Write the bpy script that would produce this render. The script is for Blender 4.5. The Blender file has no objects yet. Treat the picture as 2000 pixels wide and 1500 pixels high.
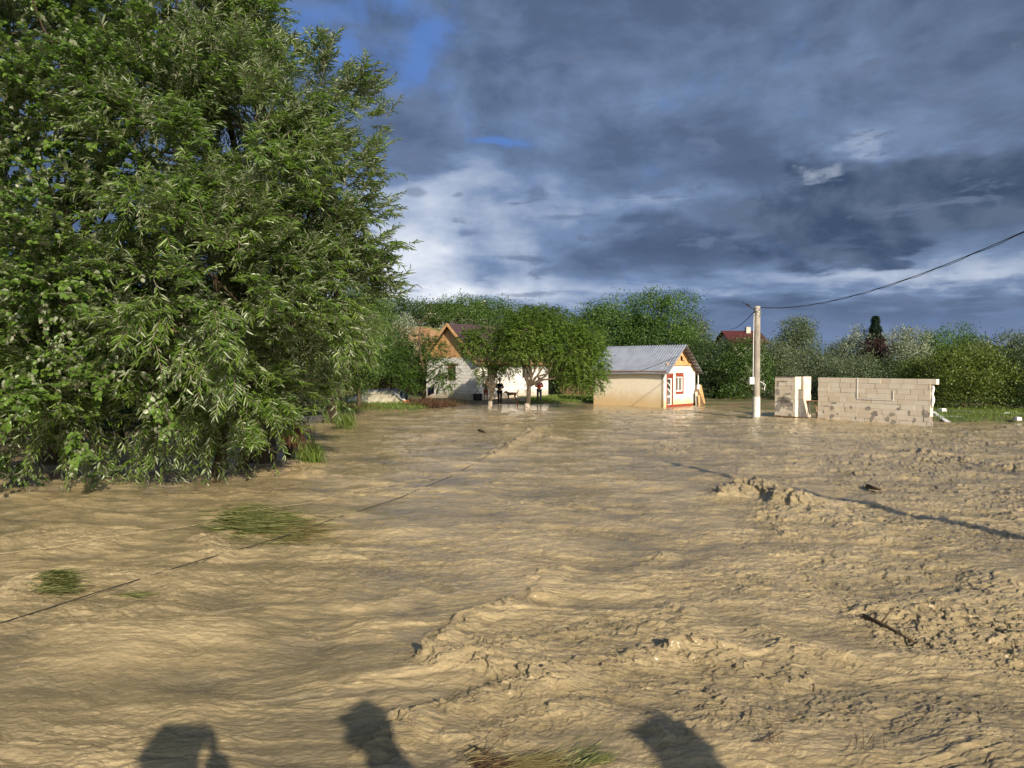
import bpy, math, random
import numpy as np
from mathutils import Vector, Matrix

R = math.radians
SC = bpy.context.scene
COL = SC.collection
rng = np.random.default_rng(7)
random.seed(7)

# ------------------------------------------------------------------ camera
CAMH, PITCH, F = 2.7, 1.45, 1386.0
cd = bpy.data.cameras.new('camera'); cam = bpy.data.objects.new('camera', cd); COL.objects.link(cam)
cd.sensor_width = 36; cd.lens = 36*F/2000; cd.clip_start = 0.05; cd.clip_end = 3000
cam.location = (0, 0, CAMH); cam.rotation_euler = (R(90-PITCH), 0, 0)
SC.camera = cam
SC.view_settings.view_transform = 'Standard'; SC.view_settings.look = 'None'
SC.view_settings.gamma = 1.0; SC.view_settings.exposure = 0.62
SC.cycles.max_bounces = 6; SC.cycles.diffuse_bounces = 3; SC.cycles.glossy_bounces = 2
SC.cycles.transmission_bounces = 3; SC.cycles.transparent_max_bounces = 4
SC.cycles.use_denoising = True

SUN_AZ, SUN_EL = 23.5, 25.5          # azimuth to the right of straight behind the camera
SD = Vector((math.sin(R(SUN_AZ))*math.cos(R(SUN_EL)), -math.cos(R(SUN_AZ))*math.cos(R(SUN_EL)), math.sin(R(SUN_EL))))
sl = bpy.data.lights.new('sun', 'SUN'); sl.energy = 4.6; sl.angle = R(0.55); sl.color = (1.0, 0.87, 0.68)
so = bpy.data.objects.new('sun', sl); so.rotation_euler = SD.to_track_quat('Z', 'Y').to_euler(); so.location = (20, -40, 30)
COL.objects.link(so)

# ------------------------------------------------------------------ world sky
class NT:
    """tiny node-graph writer"""
    def __init__(s, tree): s.t = tree; s.n = tree.nodes; s.l = tree.links
    def new(s, typ, **kw):
        n = s.n.new(typ)
        for k, v in kw.items(): setattr(n, k, v)
        return n
    def put(s, sock, v):
        if v is None: return
        if isinstance(v, bpy.types.NodeSocket): s.l.new(v, sock)
        else: sock.default_value = v
    def m(s, op, a, b=None, c=None, clamp=False):
        n = s.new('ShaderNodeMath', operation=op, use_clamp=clamp)
        s.put(n.inputs[0], a); s.put(n.inputs[1], b); s.put(n.inputs[2], c)
        return n.outputs[0]
    def mix(s, f, a, b, blend='MIX'):
        n = s.new('ShaderNodeMix', data_type='RGBA', blend_type=blend)
        s.put(n.inputs[0], f)
        for i, v in ((6, a), (7, b)):
            if isinstance(v, tuple) and len(v) == 3: v = (*v, 1)
            s.put(n.inputs[i], v)
        return n.outputs[2]
    def noise(s, vec, scale, detail=5, rough=.5, dist=0, lac=2.0):
        n = s.new('ShaderNodeTexNoise'); s.put(n.inputs['Vector'], vec)
        n.inputs['Scale'].default_value = scale; n.inputs['Detail'].default_value = detail
        n.inputs['Roughness'].default_value = rough; n.inputs['Distortion'].default_value = dist
        n.inputs['Lacunarity'].default_value = lac
        return n.outputs['Fac']
    def mr(s, v, a, b, c=0., d=1., smooth=True):
        n = s.new('ShaderNodeMapRange'); n.interpolation_type = 'SMOOTHSTEP' if smooth else 'LINEAR'
        s.put(n.inputs['Value'], v)
        for k, x in (('From Min', a), ('From Max', b), ('To Min', c), ('To Max', d)): s.put(n.inputs[k], x)
        return n.outputs['Result']
    def ramp(s, v, stops):
        n = s.new('ShaderNodeValToRGB'); s.put(n.inputs[0], v); r = n.color_ramp
        while len(r.elements) < len(stops): r.elements.new(.5)
        for e, (p, c) in zip(r.elements, stops): e.position = p; e.color = (*c, 1)
        return n.outputs[0]
    def vmul(s, vec, xyz):
        n = s.new('ShaderNodeVectorMath', operation='MULTIPLY'); s.put(n.inputs[0], vec); n.inputs[1].default_value = xyz
        return n.outputs[0]

W = bpy.data.worlds.new('World'); SC.world = W; W.use_nodes = True
g = NT(W.node_tree); g.n.clear()
out = g.new('ShaderNodeOutputWorld'); bg = g.new('ShaderNodeBackground'); bg.inputs['Strength'].default_value = 0.1
g.l.new(bg.outputs[0], out.inputs[0])
sky = g.new('ShaderNodeTexSky', sky_type='NISHITA', sun_disc=False)
sky.sun_elevation = R(SUN_EL); sky.sun_rotation = R(180-SUN_AZ); sky.air_density = 1.2; sky.dust_density = 1.5
tc = g.new('ShaderNodeTexCoord'); D = tc.outputs['Generated']
sx = g.new('ShaderNodeSeparateXYZ'); g.l.new(D, sx.inputs[0]); X, Y, Z = sx.outputs
az = g.m('ARCTAN2', X, Y); el = g.m('ARCSINE', Z)
def sky_angle(px, py):
    a = math.atan((px-1000)/F); return a, math.atan((715-py)/F*math.cos(a))
zz = g.m('ADD', g.m('MAXIMUM', Z, 0.0), 0.13)
cx = g.new('ShaderNodeCombineXYZ')
g.l.new(g.m('DIVIDE', X, zz), cx.inputs[0]); g.l.new(g.m('DIVIDE', Y, zz), cx.inputs[1])
CP = cx.outputs[0]
n_big = g.noise(CP, 0.6, 9, .55, .3)
n_mid = g.noise(CP, 2.2, 9, .55, .2)
n_puff = g.noise(g.vmul(D, (1, 1, 1.7)), 7.0, 8, .55, .3)
n_str = g.noise(g.vmul(CP, (.6, 1.2, 1)), 1.6, 8, .6, .2)
def off(v, o):
    q = g.new('ShaderNodeVectorMath', operation='ADD'); g.put(q.inputs[0], v); q.inputs[1].default_value = o; return q.outputs[0]
DV = g.vmul(D, (1, 1, 1.8))
r1 = g.noise(DV, 5.0, 10, .56, .25); r2 = g.noise(off(DV, (-.02, 0, -.035)), 5.0, 10, .56, .25)
relief = g.m('SUBTRACT', r1, r2)
n_wisp = g.noise(g.vmul(D, (1, 1, 3.4)), 9.0, 9, .6, .5)
def blob(px, py, rx, ry, warp=.0):
    a0, e0 = sky_angle(px, py)
    A = az if not warp else g.m('ADD', az, g.m('MULTIPLY', g.m('SUBTRACT', n_puff, .5), warp))
    E = el if not warp else g.m('ADD', el, g.m('MULTIPLY', g.m('SUBTRACT', n_mid, .5), warp*.6))
    dx = g.m('DIVIDE', g.m('SUBTRACT', A, a0), rx/F); dy = g.m('DIVIDE', g.m('SUBTRACT', E, e0), ry/F)
    q = g.m('ADD', g.m('MULTIPLY', dx, dx), g.m('MULTIPLY', dy, dy))
    return g.m('EXPONENT', g.m('MULTIPLY', q, -1.0))
def add(*a):
    r = a[0]
    for x in a[1:]: r = g.m('ADD', r, x)
    return r
def sc(x, k): return g.m('MULTIPLY', x, k)
# brightness of the cloud deck
V = add(0.20, sc(relief, .60), sc(g.m('SUBTRACT', r1, .5), .20), sc(g.m('SUBTRACT', n_wisp, .5), .10),
        sc(g.m('SUBTRACT', n_big, .5), .42), sc(g.m('SUBTRACT', n_mid, .5), .25), sc(g.m('SUBTRACT', n_puff, .5), .16),
        sc(blob(800, 520, 270, 95, .3), .60), sc(blob(860, 375, 230, 45, .3), .34), sc(blob(800, 450, 150, 60, .3), .15), sc(blob(1250, 400, 170, 42, .3), .26),
        sc(blob(1500, 552, 560, 26, .12), .34), sc(blob(1960, 520, 200, 45, .2), .22), sc(blob(1690, 275, 110, 36, .3), .22),
        sc(blob(1000, 600, 500, 34, .05), .16), sc(blob(1650, 130, 520, 130, .3), .10), sc(blob(1940, 200, 130, 60, .3), .10),
        sc(blob(620, 250, 260, 200, .3), .07), sc(blob(1080, 180, 330, 160, .3), .03))
V = g.m('ADD', V, 0, clamp=True)
ccol = g.ramp(V, [(0.0, (.040, .066, .122)), (.22, (.060, .093, .162)), (.45, (.118, .175, .295)), (.68, (.28, .34, .45)), (1.0, (.56, .60, .66))])
# the heavy dark bank at right with crisp cauliflower edge
db = add(blob(1750, 420, 400, 80, .45), sc(blob(1560, 360, 130, 60, .5), .7), sc(blob(1900, 330, 250, 90, .4), .5), sc(g.m('SUBTRACT', n_puff, .5), 1.3), sc(g.m('SUBTRACT', n_mid, .5), .8))
hole = add(blob(1592, 326, 55, 20, .35), sc(g.m('SUBTRACT', n_wisp, .5), 1.2))
dmask = g.m('MULTIPLY', g.mr(db, .42, .92), g.m('SUBTRACT', 1.0, g.mr(hole, .3, .8)))
dcol = g.ramp(add(sc(r1, .9), sc(relief, 2.2)), [(.25, (.028, .050, .098)), (.7, (.072, .104, .17))])
ccol = g.mix(g.m('MULTIPLY', dmask, .85), ccol, dcol)
ccol = g.mix(g.m('MULTIPLY', g.mr(g.m('ADD', hole, sc(g.m('SUBTRACT', n_puff, .5), 1.2)), .35, 1.3), .7), ccol, (.30, .35, .44))
# small dark scud streaks low in the pale gap
for (px, py, rx, ry) in ((805, 378, 26, 12), (893, 386, 16, 7), (1055, 380, 20, 14), (915, 450, 22, 9), (1120, 424, 85, 7), (1050, 572, 90, 6), (1000, 500, 60, 6)):
    mk = g.mr(g.m('ADD', blob(px, py, rx, ry, .05), sc(g.m('SUBTRACT', n_wisp, .5), 3.2)), .25, 1.0)
    ccol = g.mix(sc(mk, .62), ccol, (.085, .12, .20))
# grey-green cast high up at right
ccol = g.mix(sc(g.mr(add(az, sc(el, .6)), .25, .9), .35), ccol, g.mix(1.0, ccol, (1.08, 1.0, .86), 'MULTIPLY'))
# slate band over the horizon
hz = g.mr(el, .085, .03)
ccol = g.mix(g.m('MULTIPLY', g.m('MULTIPLY', hz, g.mr(az, -.05, .3)), .8), ccol, (.115, .165, .285))
# blue gaps
gap = add(sc(blob(600, 60, 90, 60, .4), .5), sc(blob(740, 50, 170, 80, .6), .42), sc(blob(860, 110, 50, 60, .3), .5), sc(blob(985, 282, 55, 16, .2), 1.), sc(blob(820, 20, 120, 30, .3), .35), sc(blob(700, 330, 40, 20, .2), .5),
          sc(g.m('SUBTRACT', n_mid, .5), 1.2), sc(g.m('SUBTRACT', n_puff, .5), .8))
gmask = g.mr(g.m('ADD', gap, sc(g.m('SUBTRACT', g.noise(D, 11.0, 8, .62, .6), .5), 1.5)), .16, .85)
ccol = g.mix(g.m('MULTIPLY', gmask, .8), ccol, (.07, .155, .40))
scaled = g.mix(1.0, ccol, (10.5, 10.2, 10.0), 'MULTIPLY')
# the cloud lies in front and overhead; behind the camera the sky is open
front = g.mr(Y, -.25, .25)
fin = g.mix(front, g.mix(1.0, sky.outputs[0], (.75, .8, .85), 'MULTIPLY'), scaled)
g.l.new(fin, bg.inputs['Color'])

# ------------------------------------------------------------------ placing helpers
_a = R(PITCH)
def ray(px, py):
    u, v = (px-1000)/F, (750-py)/F
    return np.array([u, math.cos(_a)+v*math.sin(_a), v*math.cos(_a)-math.sin(_a)])
def at(px, py, d):
    r = ray(px, py); t = d/r[1]; return (r[0]*t, d, CAMH+r[2]*t)
def gnd(px, py, z=0.0):
    r = ray(px, py); t = (z-CAMH)/r[2]; return (r[0]*t, r[1]*t, z)

# ------------------------------------------------------------------ object helpers
def mesh_np(name, V, F_, mat, parent=None, smooth=False, rnd=None, extra=None):
    """V (n,3); F_ list of (m,k) index arrays"""
    me = bpy.data.meshes.new(name); V = np.ascontiguousarray(V, np.float32)
    if not isinstance(F_, (list, tuple)): F_ = [F_]
    F_ = [np.asarray(f, np.int32) for f in F_ if len(f)]
    me.vertices.add(len(V)); me.vertices.foreach_set('co', V.ravel())
    loops = np.concatenate([f.ravel() for f in F_]); tot = np.concatenate([np.full(len(f), f.shape[1], np.int32) for f in F_])
    st = np.concatenate([[0], np.cumsum(tot)[:-1]]).astype(np.int32)
    me.loops.add(len(loops)); me.loops.foreach_set('vertex_index', loops)
    me.polygons.add(len(tot)); me.polygons.foreach_set('loop_start', st)
    me.update(calc_edges=True)
    if smooth: me.polygons.foreach_set('use_smooth', np.ones(len(tot), bool))
    if rnd is not None:
        at_ = me.attributes.new('rnd', 'FLOAT', 'POINT'); at_.data.foreach_set('value', np.asarray(rnd, np.float32))
    for k, v in (extra or {}).items():
        at_ = me.attributes.new(k, 'FLOAT', 'POINT'); at_.data.foreach_set('value', np.asarray(v, np.float32))
    me.materials.append(mat); me.validate()
    o = bpy.data.objects.new(name, me); COL.objects.link(o)
    if parent is not None: o.parent = parent
    return o
def tag(o, label=None, cat=None, group=None, kind=None):
    if label: o['label'] = label
    if cat: o['category'] = cat
    if group: o['group'] = group
    if kind: o['kind'] = kind
    return o
def empty(name, loc, label, cat, group=None, rz=0):
    o = bpy.data.objects.new(name, None); COL.objects.link(o); o.location = loc; o.rotation_euler = (0, 0, rz)
    o.empty_display_size = .2
    return tag(o, label, cat, group)

class MB:
    def __init__(s): s.v = []; s.f = []; s.r = []
    def add(s, vs, fs, r=None):
        n = len(s.v); s.v += [tuple(v) for v in vs]; s.f += [tuple(i+n for i in f) for f in fs]
        r = random.random() if r is None else r; s.r += [r]*len(vs); return s
    def box(s, c, d, rot=None, r=None, taper=1.0):
        x, y, z = (k/2 for k in d)
        vs = [Vector((sx_*x*(taper if sz > 0 else 1), sy*y*(taper if sz > 0 else 1), sz*z)) for sz in (-1, 1) for sy in (-1, 1) for sx_ in (-1, 1)]
        if rot is not None:
            M = rot if isinstance(rot, Matrix) else Matrix.Rotation(rot, 3, 'Z'); vs = [M @ v for v in vs]
        vs = [v+Vector(c) for v in vs]
        return s.add(vs, [(0, 2, 3, 1), (4, 5, 7, 6), (0, 1, 5, 4), (2, 6, 7, 3), (0, 4, 6, 2), (1, 3, 7, 5)], r)
    def bar(s, a, b, w, h, up=(0, 0, 1), r=None):
        a, b = Vector(a), Vector(b); d = b-a; L = d.length; d.normalize(); u = Vector(up); sd = d.cross(u)
        if sd.length < 1e-4: sd = d.cross(Vector((0, 1, 0)))
        sd.normalize(); u = sd.cross(d)
        M = Matrix((sd, d, u)).transposed(); return s.box((a+b)/2, (w, L, h), M, r)
    def tube(s, pts, rad, n=8, r=None, cap=True, jit=0):
        pts = [Vector(p) for p in pts]
        if not hasattr(rad, '__len__'): rad = [rad]*len(pts)
        vs = []; prev = None
        for i, p in enumerate(pts):
            d = (pts[min(i+1, len(pts)-1)]-pts[max(i-1, 0)]).normalized()
            if prev is None: a = d.cross(Vector((0.01, 1, 0.02)) if abs(d.y) < .9 else Vector((1, 0, 0))).normalized()
            else: a = (prev-d*prev.dot(d)).normalized()
            prev = a; b = d.cross(a)
            for k in range(n):
                t = 2*math.pi*k/n; q = rad[i]*(1+(random.uniform(-jit, jit) if jit else 0))
                vs.append(p+(a*math.cos(t)+b*math.sin(t))*q)
        fs = [(i*n+k, i*n+(k+1) % n, (i+1)*n+(k+1) % n, (i+1)*n+k) for i in range(len(pts)-1) for k in range(n)]
        if cap: fs += [tuple(range(n-1, -1, -1)), tuple((len(pts)-1)*n+k for k in range(n))]
        return s.add(vs, fs, r)
    def build(s, name, mat, parent=None, smooth=False):
        me = bpy.data.meshes.new(name); me.from_pydata(s.v, [], s.f); me.update()
        at_ = me.attributes.new('rnd', 'FLOAT', 'POINT'); at_.data.foreach_set('value', np.asarray(s.r, np.float32))
        if smooth: me.polygons.foreach_set('use_smooth', [True]*len(me.polygons))
        me.materials.append(mat)
        o = bpy.data.objects.new(name, me); COL.objects.link(o)
        if parent is not None: o.parent = parent
        return o
def to_local(o):
    """world-space meshes built under an Empty at its base: bring them into its frame"""
    M = Matrix.LocRotScale(o.location, o.rotation_euler, None).inverted()
    for c in o.children:
        if c.type == 'MESH' and not c.get('_loc'):
            c.data.transform(M); c['_loc'] = 1
            for q in c.children:
                if q.type == 'MESH': q.data.transform(M)
    for c in o.children:
        if '_loc' in c: del c['_loc']

# ------------------------------------------------------------------ materials
def pmat(name, rough=.6, spec=.5):
    m = bpy.data.materials.new(name); m.use_nodes = True; t = NT(m.node_tree)
    b = t.n['Principled BSDF']; b.inputs['Roughness'].default_value = rough; b.inputs['Specular IOR Level'].default_value = spec
    return m, t, b
def attr(t, n='rnd'):
    a = t.new('ShaderNodeAttribute', attribute_name=n); return a.outputs['Fac']
def obj_co(t): return t.new('ShaderNodeTexCoord').outputs['Object']
def simple(name, c1, c2=None, scale=6, rough=.65, spec=.3, stretch=(1, 1, 1), bump=0., rv=0., metallic=0., detail=6):
    m, t, b = pmat(name, rough, spec); c2 = c2 or tuple(x*.75 for x in c1)
    v = t.vmul(obj_co(t), stretch); n = t.noise(v, scale, detail, .6)
    col = t.mix(t.mr(n, .32, .68), (*c1, 1), (*c2, 1))
    if rv:
        col = t.mix(1.0, col, t.mix(attr(t), (1-rv,)*3, (1+rv,)*3), 'MULTIPLY')
    t.put(b.inputs['Base Color'], col); b.inputs['Metallic'].default_value = metallic
    if bump:
        bn = t.new('ShaderNodeBump'); bn.inputs['Strength'].default_value = bump; bn.inputs['Distance'].default_value = .02
        t.l.new(n, bn.inputs['Height']); t.l.new(bn.outputs[0], b.inputs['Normal'])
    return m
def leafmat(name, c_lo, c_hi, under=None, rough=.45, trans=.35, spec=.4):
    """two-sided leaf: per-leaf tint, paler underside, some light through the blade"""
    m, t, b = pmat(name, rough, spec)
    top = t.mix(attr(t), (*c_lo, 1), (*c_hi, 1))
    if under:
        ge = t.new('ShaderNodeNewGeometry'); top2 = t.mix(ge.outputs['Backfacing'], top, (*under, 1))
    else: top2 = top
    t.put(b.inputs['Base Color'], top2)
    tr = t.new('ShaderNodeBsdfTranslucent'); t.put(tr.inputs['Color'], t.mix(1.0, top, (1.25, 1.5, .5), 'MULTIPLY'))
    ms = t.new('ShaderNodeMixShader'); ms.inputs[0].default_value = trans
    t.l.new(b.outputs[0], ms.inputs[1]); t.l.new(tr.outputs[0], ms.inputs[2]); t.l.new(ms.outputs[0], t.n['Material Output'].inputs[0])
    return m
M = {}
M['bark'] = simple('bark', (.10, .075, .05), (.05, .04, .03), 14, .9, .1, (1, 1, .25), .6)
M['bark_pale'] = simple('bark_pale', (.22, .19, .13), (.12, .10, .07), 12, .9, .1, (1, 1, .25), .5)
M['limewash'] = simple('limewash', (.42, .38, .31), (.16, .12, .09), 9, .9, .1)
M['willow'] = leafmat('willow_leaf', (.042, .092, .014), (.165, .26, .038), (.38, .44, .30), .34, .36, .7)
M['poplar'] = leafmat('poplar_leaf', (.048, .100, .018), (.14, .23, .04), (.36, .40, .29), .36, .34, .5)
M['green'] = leafmat('green_leaf', (.028, .066, .012), (.085, .155, .022), (.07, .11, .035))
M['lime'] = leafmat('lime_leaf', (.050, .080, .012), (.14, .18, .024), (.11, .15, .04))
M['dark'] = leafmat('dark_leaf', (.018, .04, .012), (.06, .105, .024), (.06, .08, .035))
M['greygreen'] = leafmat('greygreen_leaf', (.055, .085, .04), (.15, .19, .105), (.19, .22, .15))
M['silver'] = leafmat('silver_leaf', (.10, .14, .085), (.26, .29, .21), (.30, .32, .26), .5, .25)
M['locust'] = leafmat('locust_leaf', (.038, .085, .016), (.095, .175, .030), (.08, .14, .04))
M['purple'] = leafmat('purple_leaf', (.022, .008, .012), (.07, .02, .028), (.05, .02, .025))
M['fir'] = leafmat('fir_leaf', (.010, .026, .016), (.03, .055, .03), None, .6, .1)
M['cherry'] = leafmat('cherry_leaf', (.045, .095, .014), (.15, .225, .032), (.10, .14, .05), .4, .3)
M['grass'] = leafmat('grass_blade', (.06, .10, .018), (.17, .24, .04), None, .5, .35)
M['strawgrass'] = leafmat('straw_blade', (.16, .13, .05), (.36, .30, .14), None, .6, .3)
M['wetgrass'] = leafmat('wet_grass_blade', (.045, .075, .014), (.36, .35, .15), None, .3, .2)
M['reddebris'] = simple('red_debris', (.12, .065, .038), (.055, .038, .024), 20, .9, .1, rv=.5)
M['plaster'] = simple('plaster', (.50, .48, .42), (.40, .38, .32), 3, .9, .1)
M['concrete'] = simple('concrete', (.34, .31, .27), (.20, .18, .155), 5, .9, .2, (1, 1, .3), .2)
M['whitepaint'] = simple('white_paint', (.72, .72, .68), (.52, .49, .42), 5, .7, .2)
M['redpaint'] = simple('red_paint', (.30, .055, .03), (.20, .04, .025), 6, .7, .3)
M['pvc'] = simple('white_plastic', (.78, .78, .78), (.70, .70, .70), 3, .35, .5)
M['timber'] = simple('timber', (.58, .35, .17), (.42, .23, .10), 10, .8, .2, (1, 1, .12), .1, rv=.22)
M['oldwood'] = simple('old_wood', (.24, .15, .09), (.14, .09, .055), 9, .85, .2, (1, 1, .2), .2, rv=.3)
M['darkroof'] = simple('dark_roof', (.065, .042, .045), (.05, .032, .034), 6, .6, .3)
M['redroof'] = simple('red_roof', (.085, .022, .022), (.06, .018, .018), 6, .6, .3)
M['dark'+'void'] = simple('dark_interior', (.012, .010, .010), None, 4, .9, .1)
M['glass'] = simple('window_glass', (.05, .06, .07), (.03, .035, .04), 2, .06, .8)
M['curtain'] = simple('curtain', (.20, .20, .185), (.09, .09, .085), 3, .9, .1, (16, 16, .3))
M['cable'] = simple('cable', (.02, .02, .022), None, 4, .6, .3)
M['rope'] = simple('pale_rope', (.42, .34, .2), (.25, .2, .12), 30, .8, .2)
M['foam'] = simple('white_foam', (.80, .80, .80), (.62, .60, .58), 6, .8, .2)
M['steel'] = simple('steel', (.4, .4, .4), None, 6, .4, .5, metallic=.7)
M['stick'] = simple('wet_stick', (.12, .08, .045), (.06, .04, .025), 20, .7, .3)

# ------------------------------------------------------------------ noise (numpy)
_G = rng.random((256, 256))*2*math.pi; _GX, _GY = np.cos(_G), np.sin(_G)
def perlin(x, y, seed=0):
    x = x+seed*17.31; y = y+seed*9.17
    xi = np.floor(x).astype(np.int64); yi = np.floor(y).astype(np.int64); fx = x-xi; fy = y-yi
    u = fx*fx*fx*(fx*(fx*6-15)+10); v = fy*fy*fy*(fy*(fy*6-15)+10)
    def gr(a, b, dx, dy):
        a = a & 255; b = b & 255; return _GX[a, b]*dx+_GY[a, b]*dy
    n00 = gr(xi, yi, fx, fy); n10 = gr(xi+1, yi, fx-1, fy); n01 = gr(xi, yi+1, fx, fy-1); n11 = gr(xi+1, yi+1, fx-1, fy-1)
    return ((n00*(1-u)+n10*u)*(1-v)+(n01*(1-u)+n11*u)*v)*1.5
def fbm(x, y, o=4, seed=0, gain=.5):
    s = 0; a = 1; t = 0
    for i in range(o):
        s = s+a*perlin(x*2**i, y*2**i, seed+i*3); t += a; a *= gain
    return s/t
def smooth(x): x = np.clip(x, 0, 1); return x*x*(3-2*x)

# ------------------------------------------------------------------ ground
def shore(x):
    return np.interp(x, [-60, -22, -13, -10.5, -6.5, -3.5, 4, 6, 12, 15, 19, 21, 24, 60],
                        [26, 27, 30, 40, 41, 49, 50, 51, 49, 43.5, 38, 33.5, 33, 30])
def hill_h(x, y):
    top = np.interp(x, [-120, -60, -30, -14, -6, 2, 12, 25, 60], [15, 12.5, 10, 7.6, 6.6, 5.0, 3.2, 1.4, 0])
    front = np.interp(x, [-120, -40, -16, -13, -6, -3, 30], [52, 60, 68, 72, 71.5, 74, 78])
    w = np.interp(x, [-20, -14, -12.5, -7, -5, 0], [14, 8, 2.0, 2.2, 10, 16])
    return top*smooth((y-front)/w)
def ground_h(x, y):
    s = smooth((y-shore(x)+2.0)/4.0)
    h = -.75+s*(.87+.10*fbm(x*.35, y*.35, 3, 5))
    bank = 1.78*smooth((3.4-y)/1.7)
    near = np.where(y < 8, -.75+bank+.45*smooth((x-.7)/.6)*smooth((.4-y)/.6), -10)
    return np.maximum(h, near)
def axis_pts(lo, hi, mid_lo, mid_hi, step):
    core = np.arange(mid_lo, mid_hi+step, step)
    def tail(a, b, n): return a+(b-a)*(np.linspace(0, 1, n)**2.2)
    return np.concatenate([tail(mid_lo, lo, 24)[:0:-1], core, tail(core[-1], hi, 24)[1:]])
gx = axis_pts(-900, 900, -42, 48, .4); gy = axis_pts(-500, 1200, -4, 70, .42)
GX, GY = np.meshgrid(gx, gy)
def grid_faces(r, c):
    i = np.arange(r*c).reshape(r, c); return np.stack([i[:-1, :-1], i[:-1, 1:], i[1:, 1:], i[1:, :-1]], -1).reshape(-1, 4)
mm, t, b = pmat('ground_earth', .85, .2)
co = obj_co(t); n1 = t.noise(co, .35, 6, .6); n2 = t.noise(co, 3.0, 6, .6)
col = t.mix(t.mr(n1, .42, .55), (.20, .15, .085), (.075, .10, .03)); col = t.mix(t.mr(n2, .4, .7, 0, .6), col, (.10, .08, .05))
t.put(b.inputs['Base Color'], col); bn = t.new('ShaderNodeBump'); bn.inputs['Strength'].default_value = .6; bn.inputs['Distance'].default_value = .1
t.l.new(n2, bn.inputs['Height']); t.l.new(bn.outputs[0], b.inputs['Normal'])
GZ = ground_h(GX, GY)
tag(mesh_np('ground', np.stack([GX, GY, GZ], -1).reshape(-1, 3), grid_faces(len(gy), len(gx)), mm, smooth=True), kind='structure')
# hill with the broken clay face
hx = np.concatenate([np.linspace(-160, -20, 50), np.linspace(-19.5, 2, 90), np.linspace(3, 60, 30)]); hy = np.concatenate([np.linspace(50, 67, 20), np.linspace(67.3, 84, 70), np.linspace(86, 190, 40)])
HX, HY = np.meshgrid(hx, hy)
HZ = hill_h(HX, HY+1.1*fbm(HX*.5, HY*.2, 4, 9))
HZ = HZ+.35*fbm(HX*.4, HY*.4, 4, 3)*(HZ > .3)-.25
mm, t, b = pmat('hill_earth', .95, .1)
ge = t.new('ShaderNodeNewGeometry'); sp = t.new('ShaderNodeSeparateXYZ'); t.l.new(ge.outputs['Normal'], sp.inputs[0])
co = obj_co(t); n1 = t.noise(t.vmul(co, (1, 1, .25)), 1.1, 7, .65); n2 = t.noise(co, .5, 6, .6)
clay = t.ramp(n1, [(.38, (.07, .042, .026)), (.5, (.17, .10, .055)), (.62, (.25, .16, .095))])
grn = t.mix(t.mr(n2, .35, .65), (.09, .12, .035), (.16, .14, .06))
col = t.mix(t.mr(t.m('ADD', sp.outputs[2], t.m('MULTIPLY', t.m('SUBTRACT', n2, .5), .35)), .62, .80), clay, grn)
t.put(b.inputs['Base Color'], col); bn = t.new('ShaderNodeBump'); bn.inputs['Strength'].default_value = .8; bn.inputs['Distance'].default_value = .3
t.l.new(n1, bn.inputs['Height']); t.l.new(bn.outputs[0], b.inputs['Normal'])
tag(mesh_np('hill', np.stack([HX, HY, HZ], -1).reshape(-1, 3), grid_faces(len(hy), len(hx)), mm, smooth=True), kind='structure')

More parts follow.
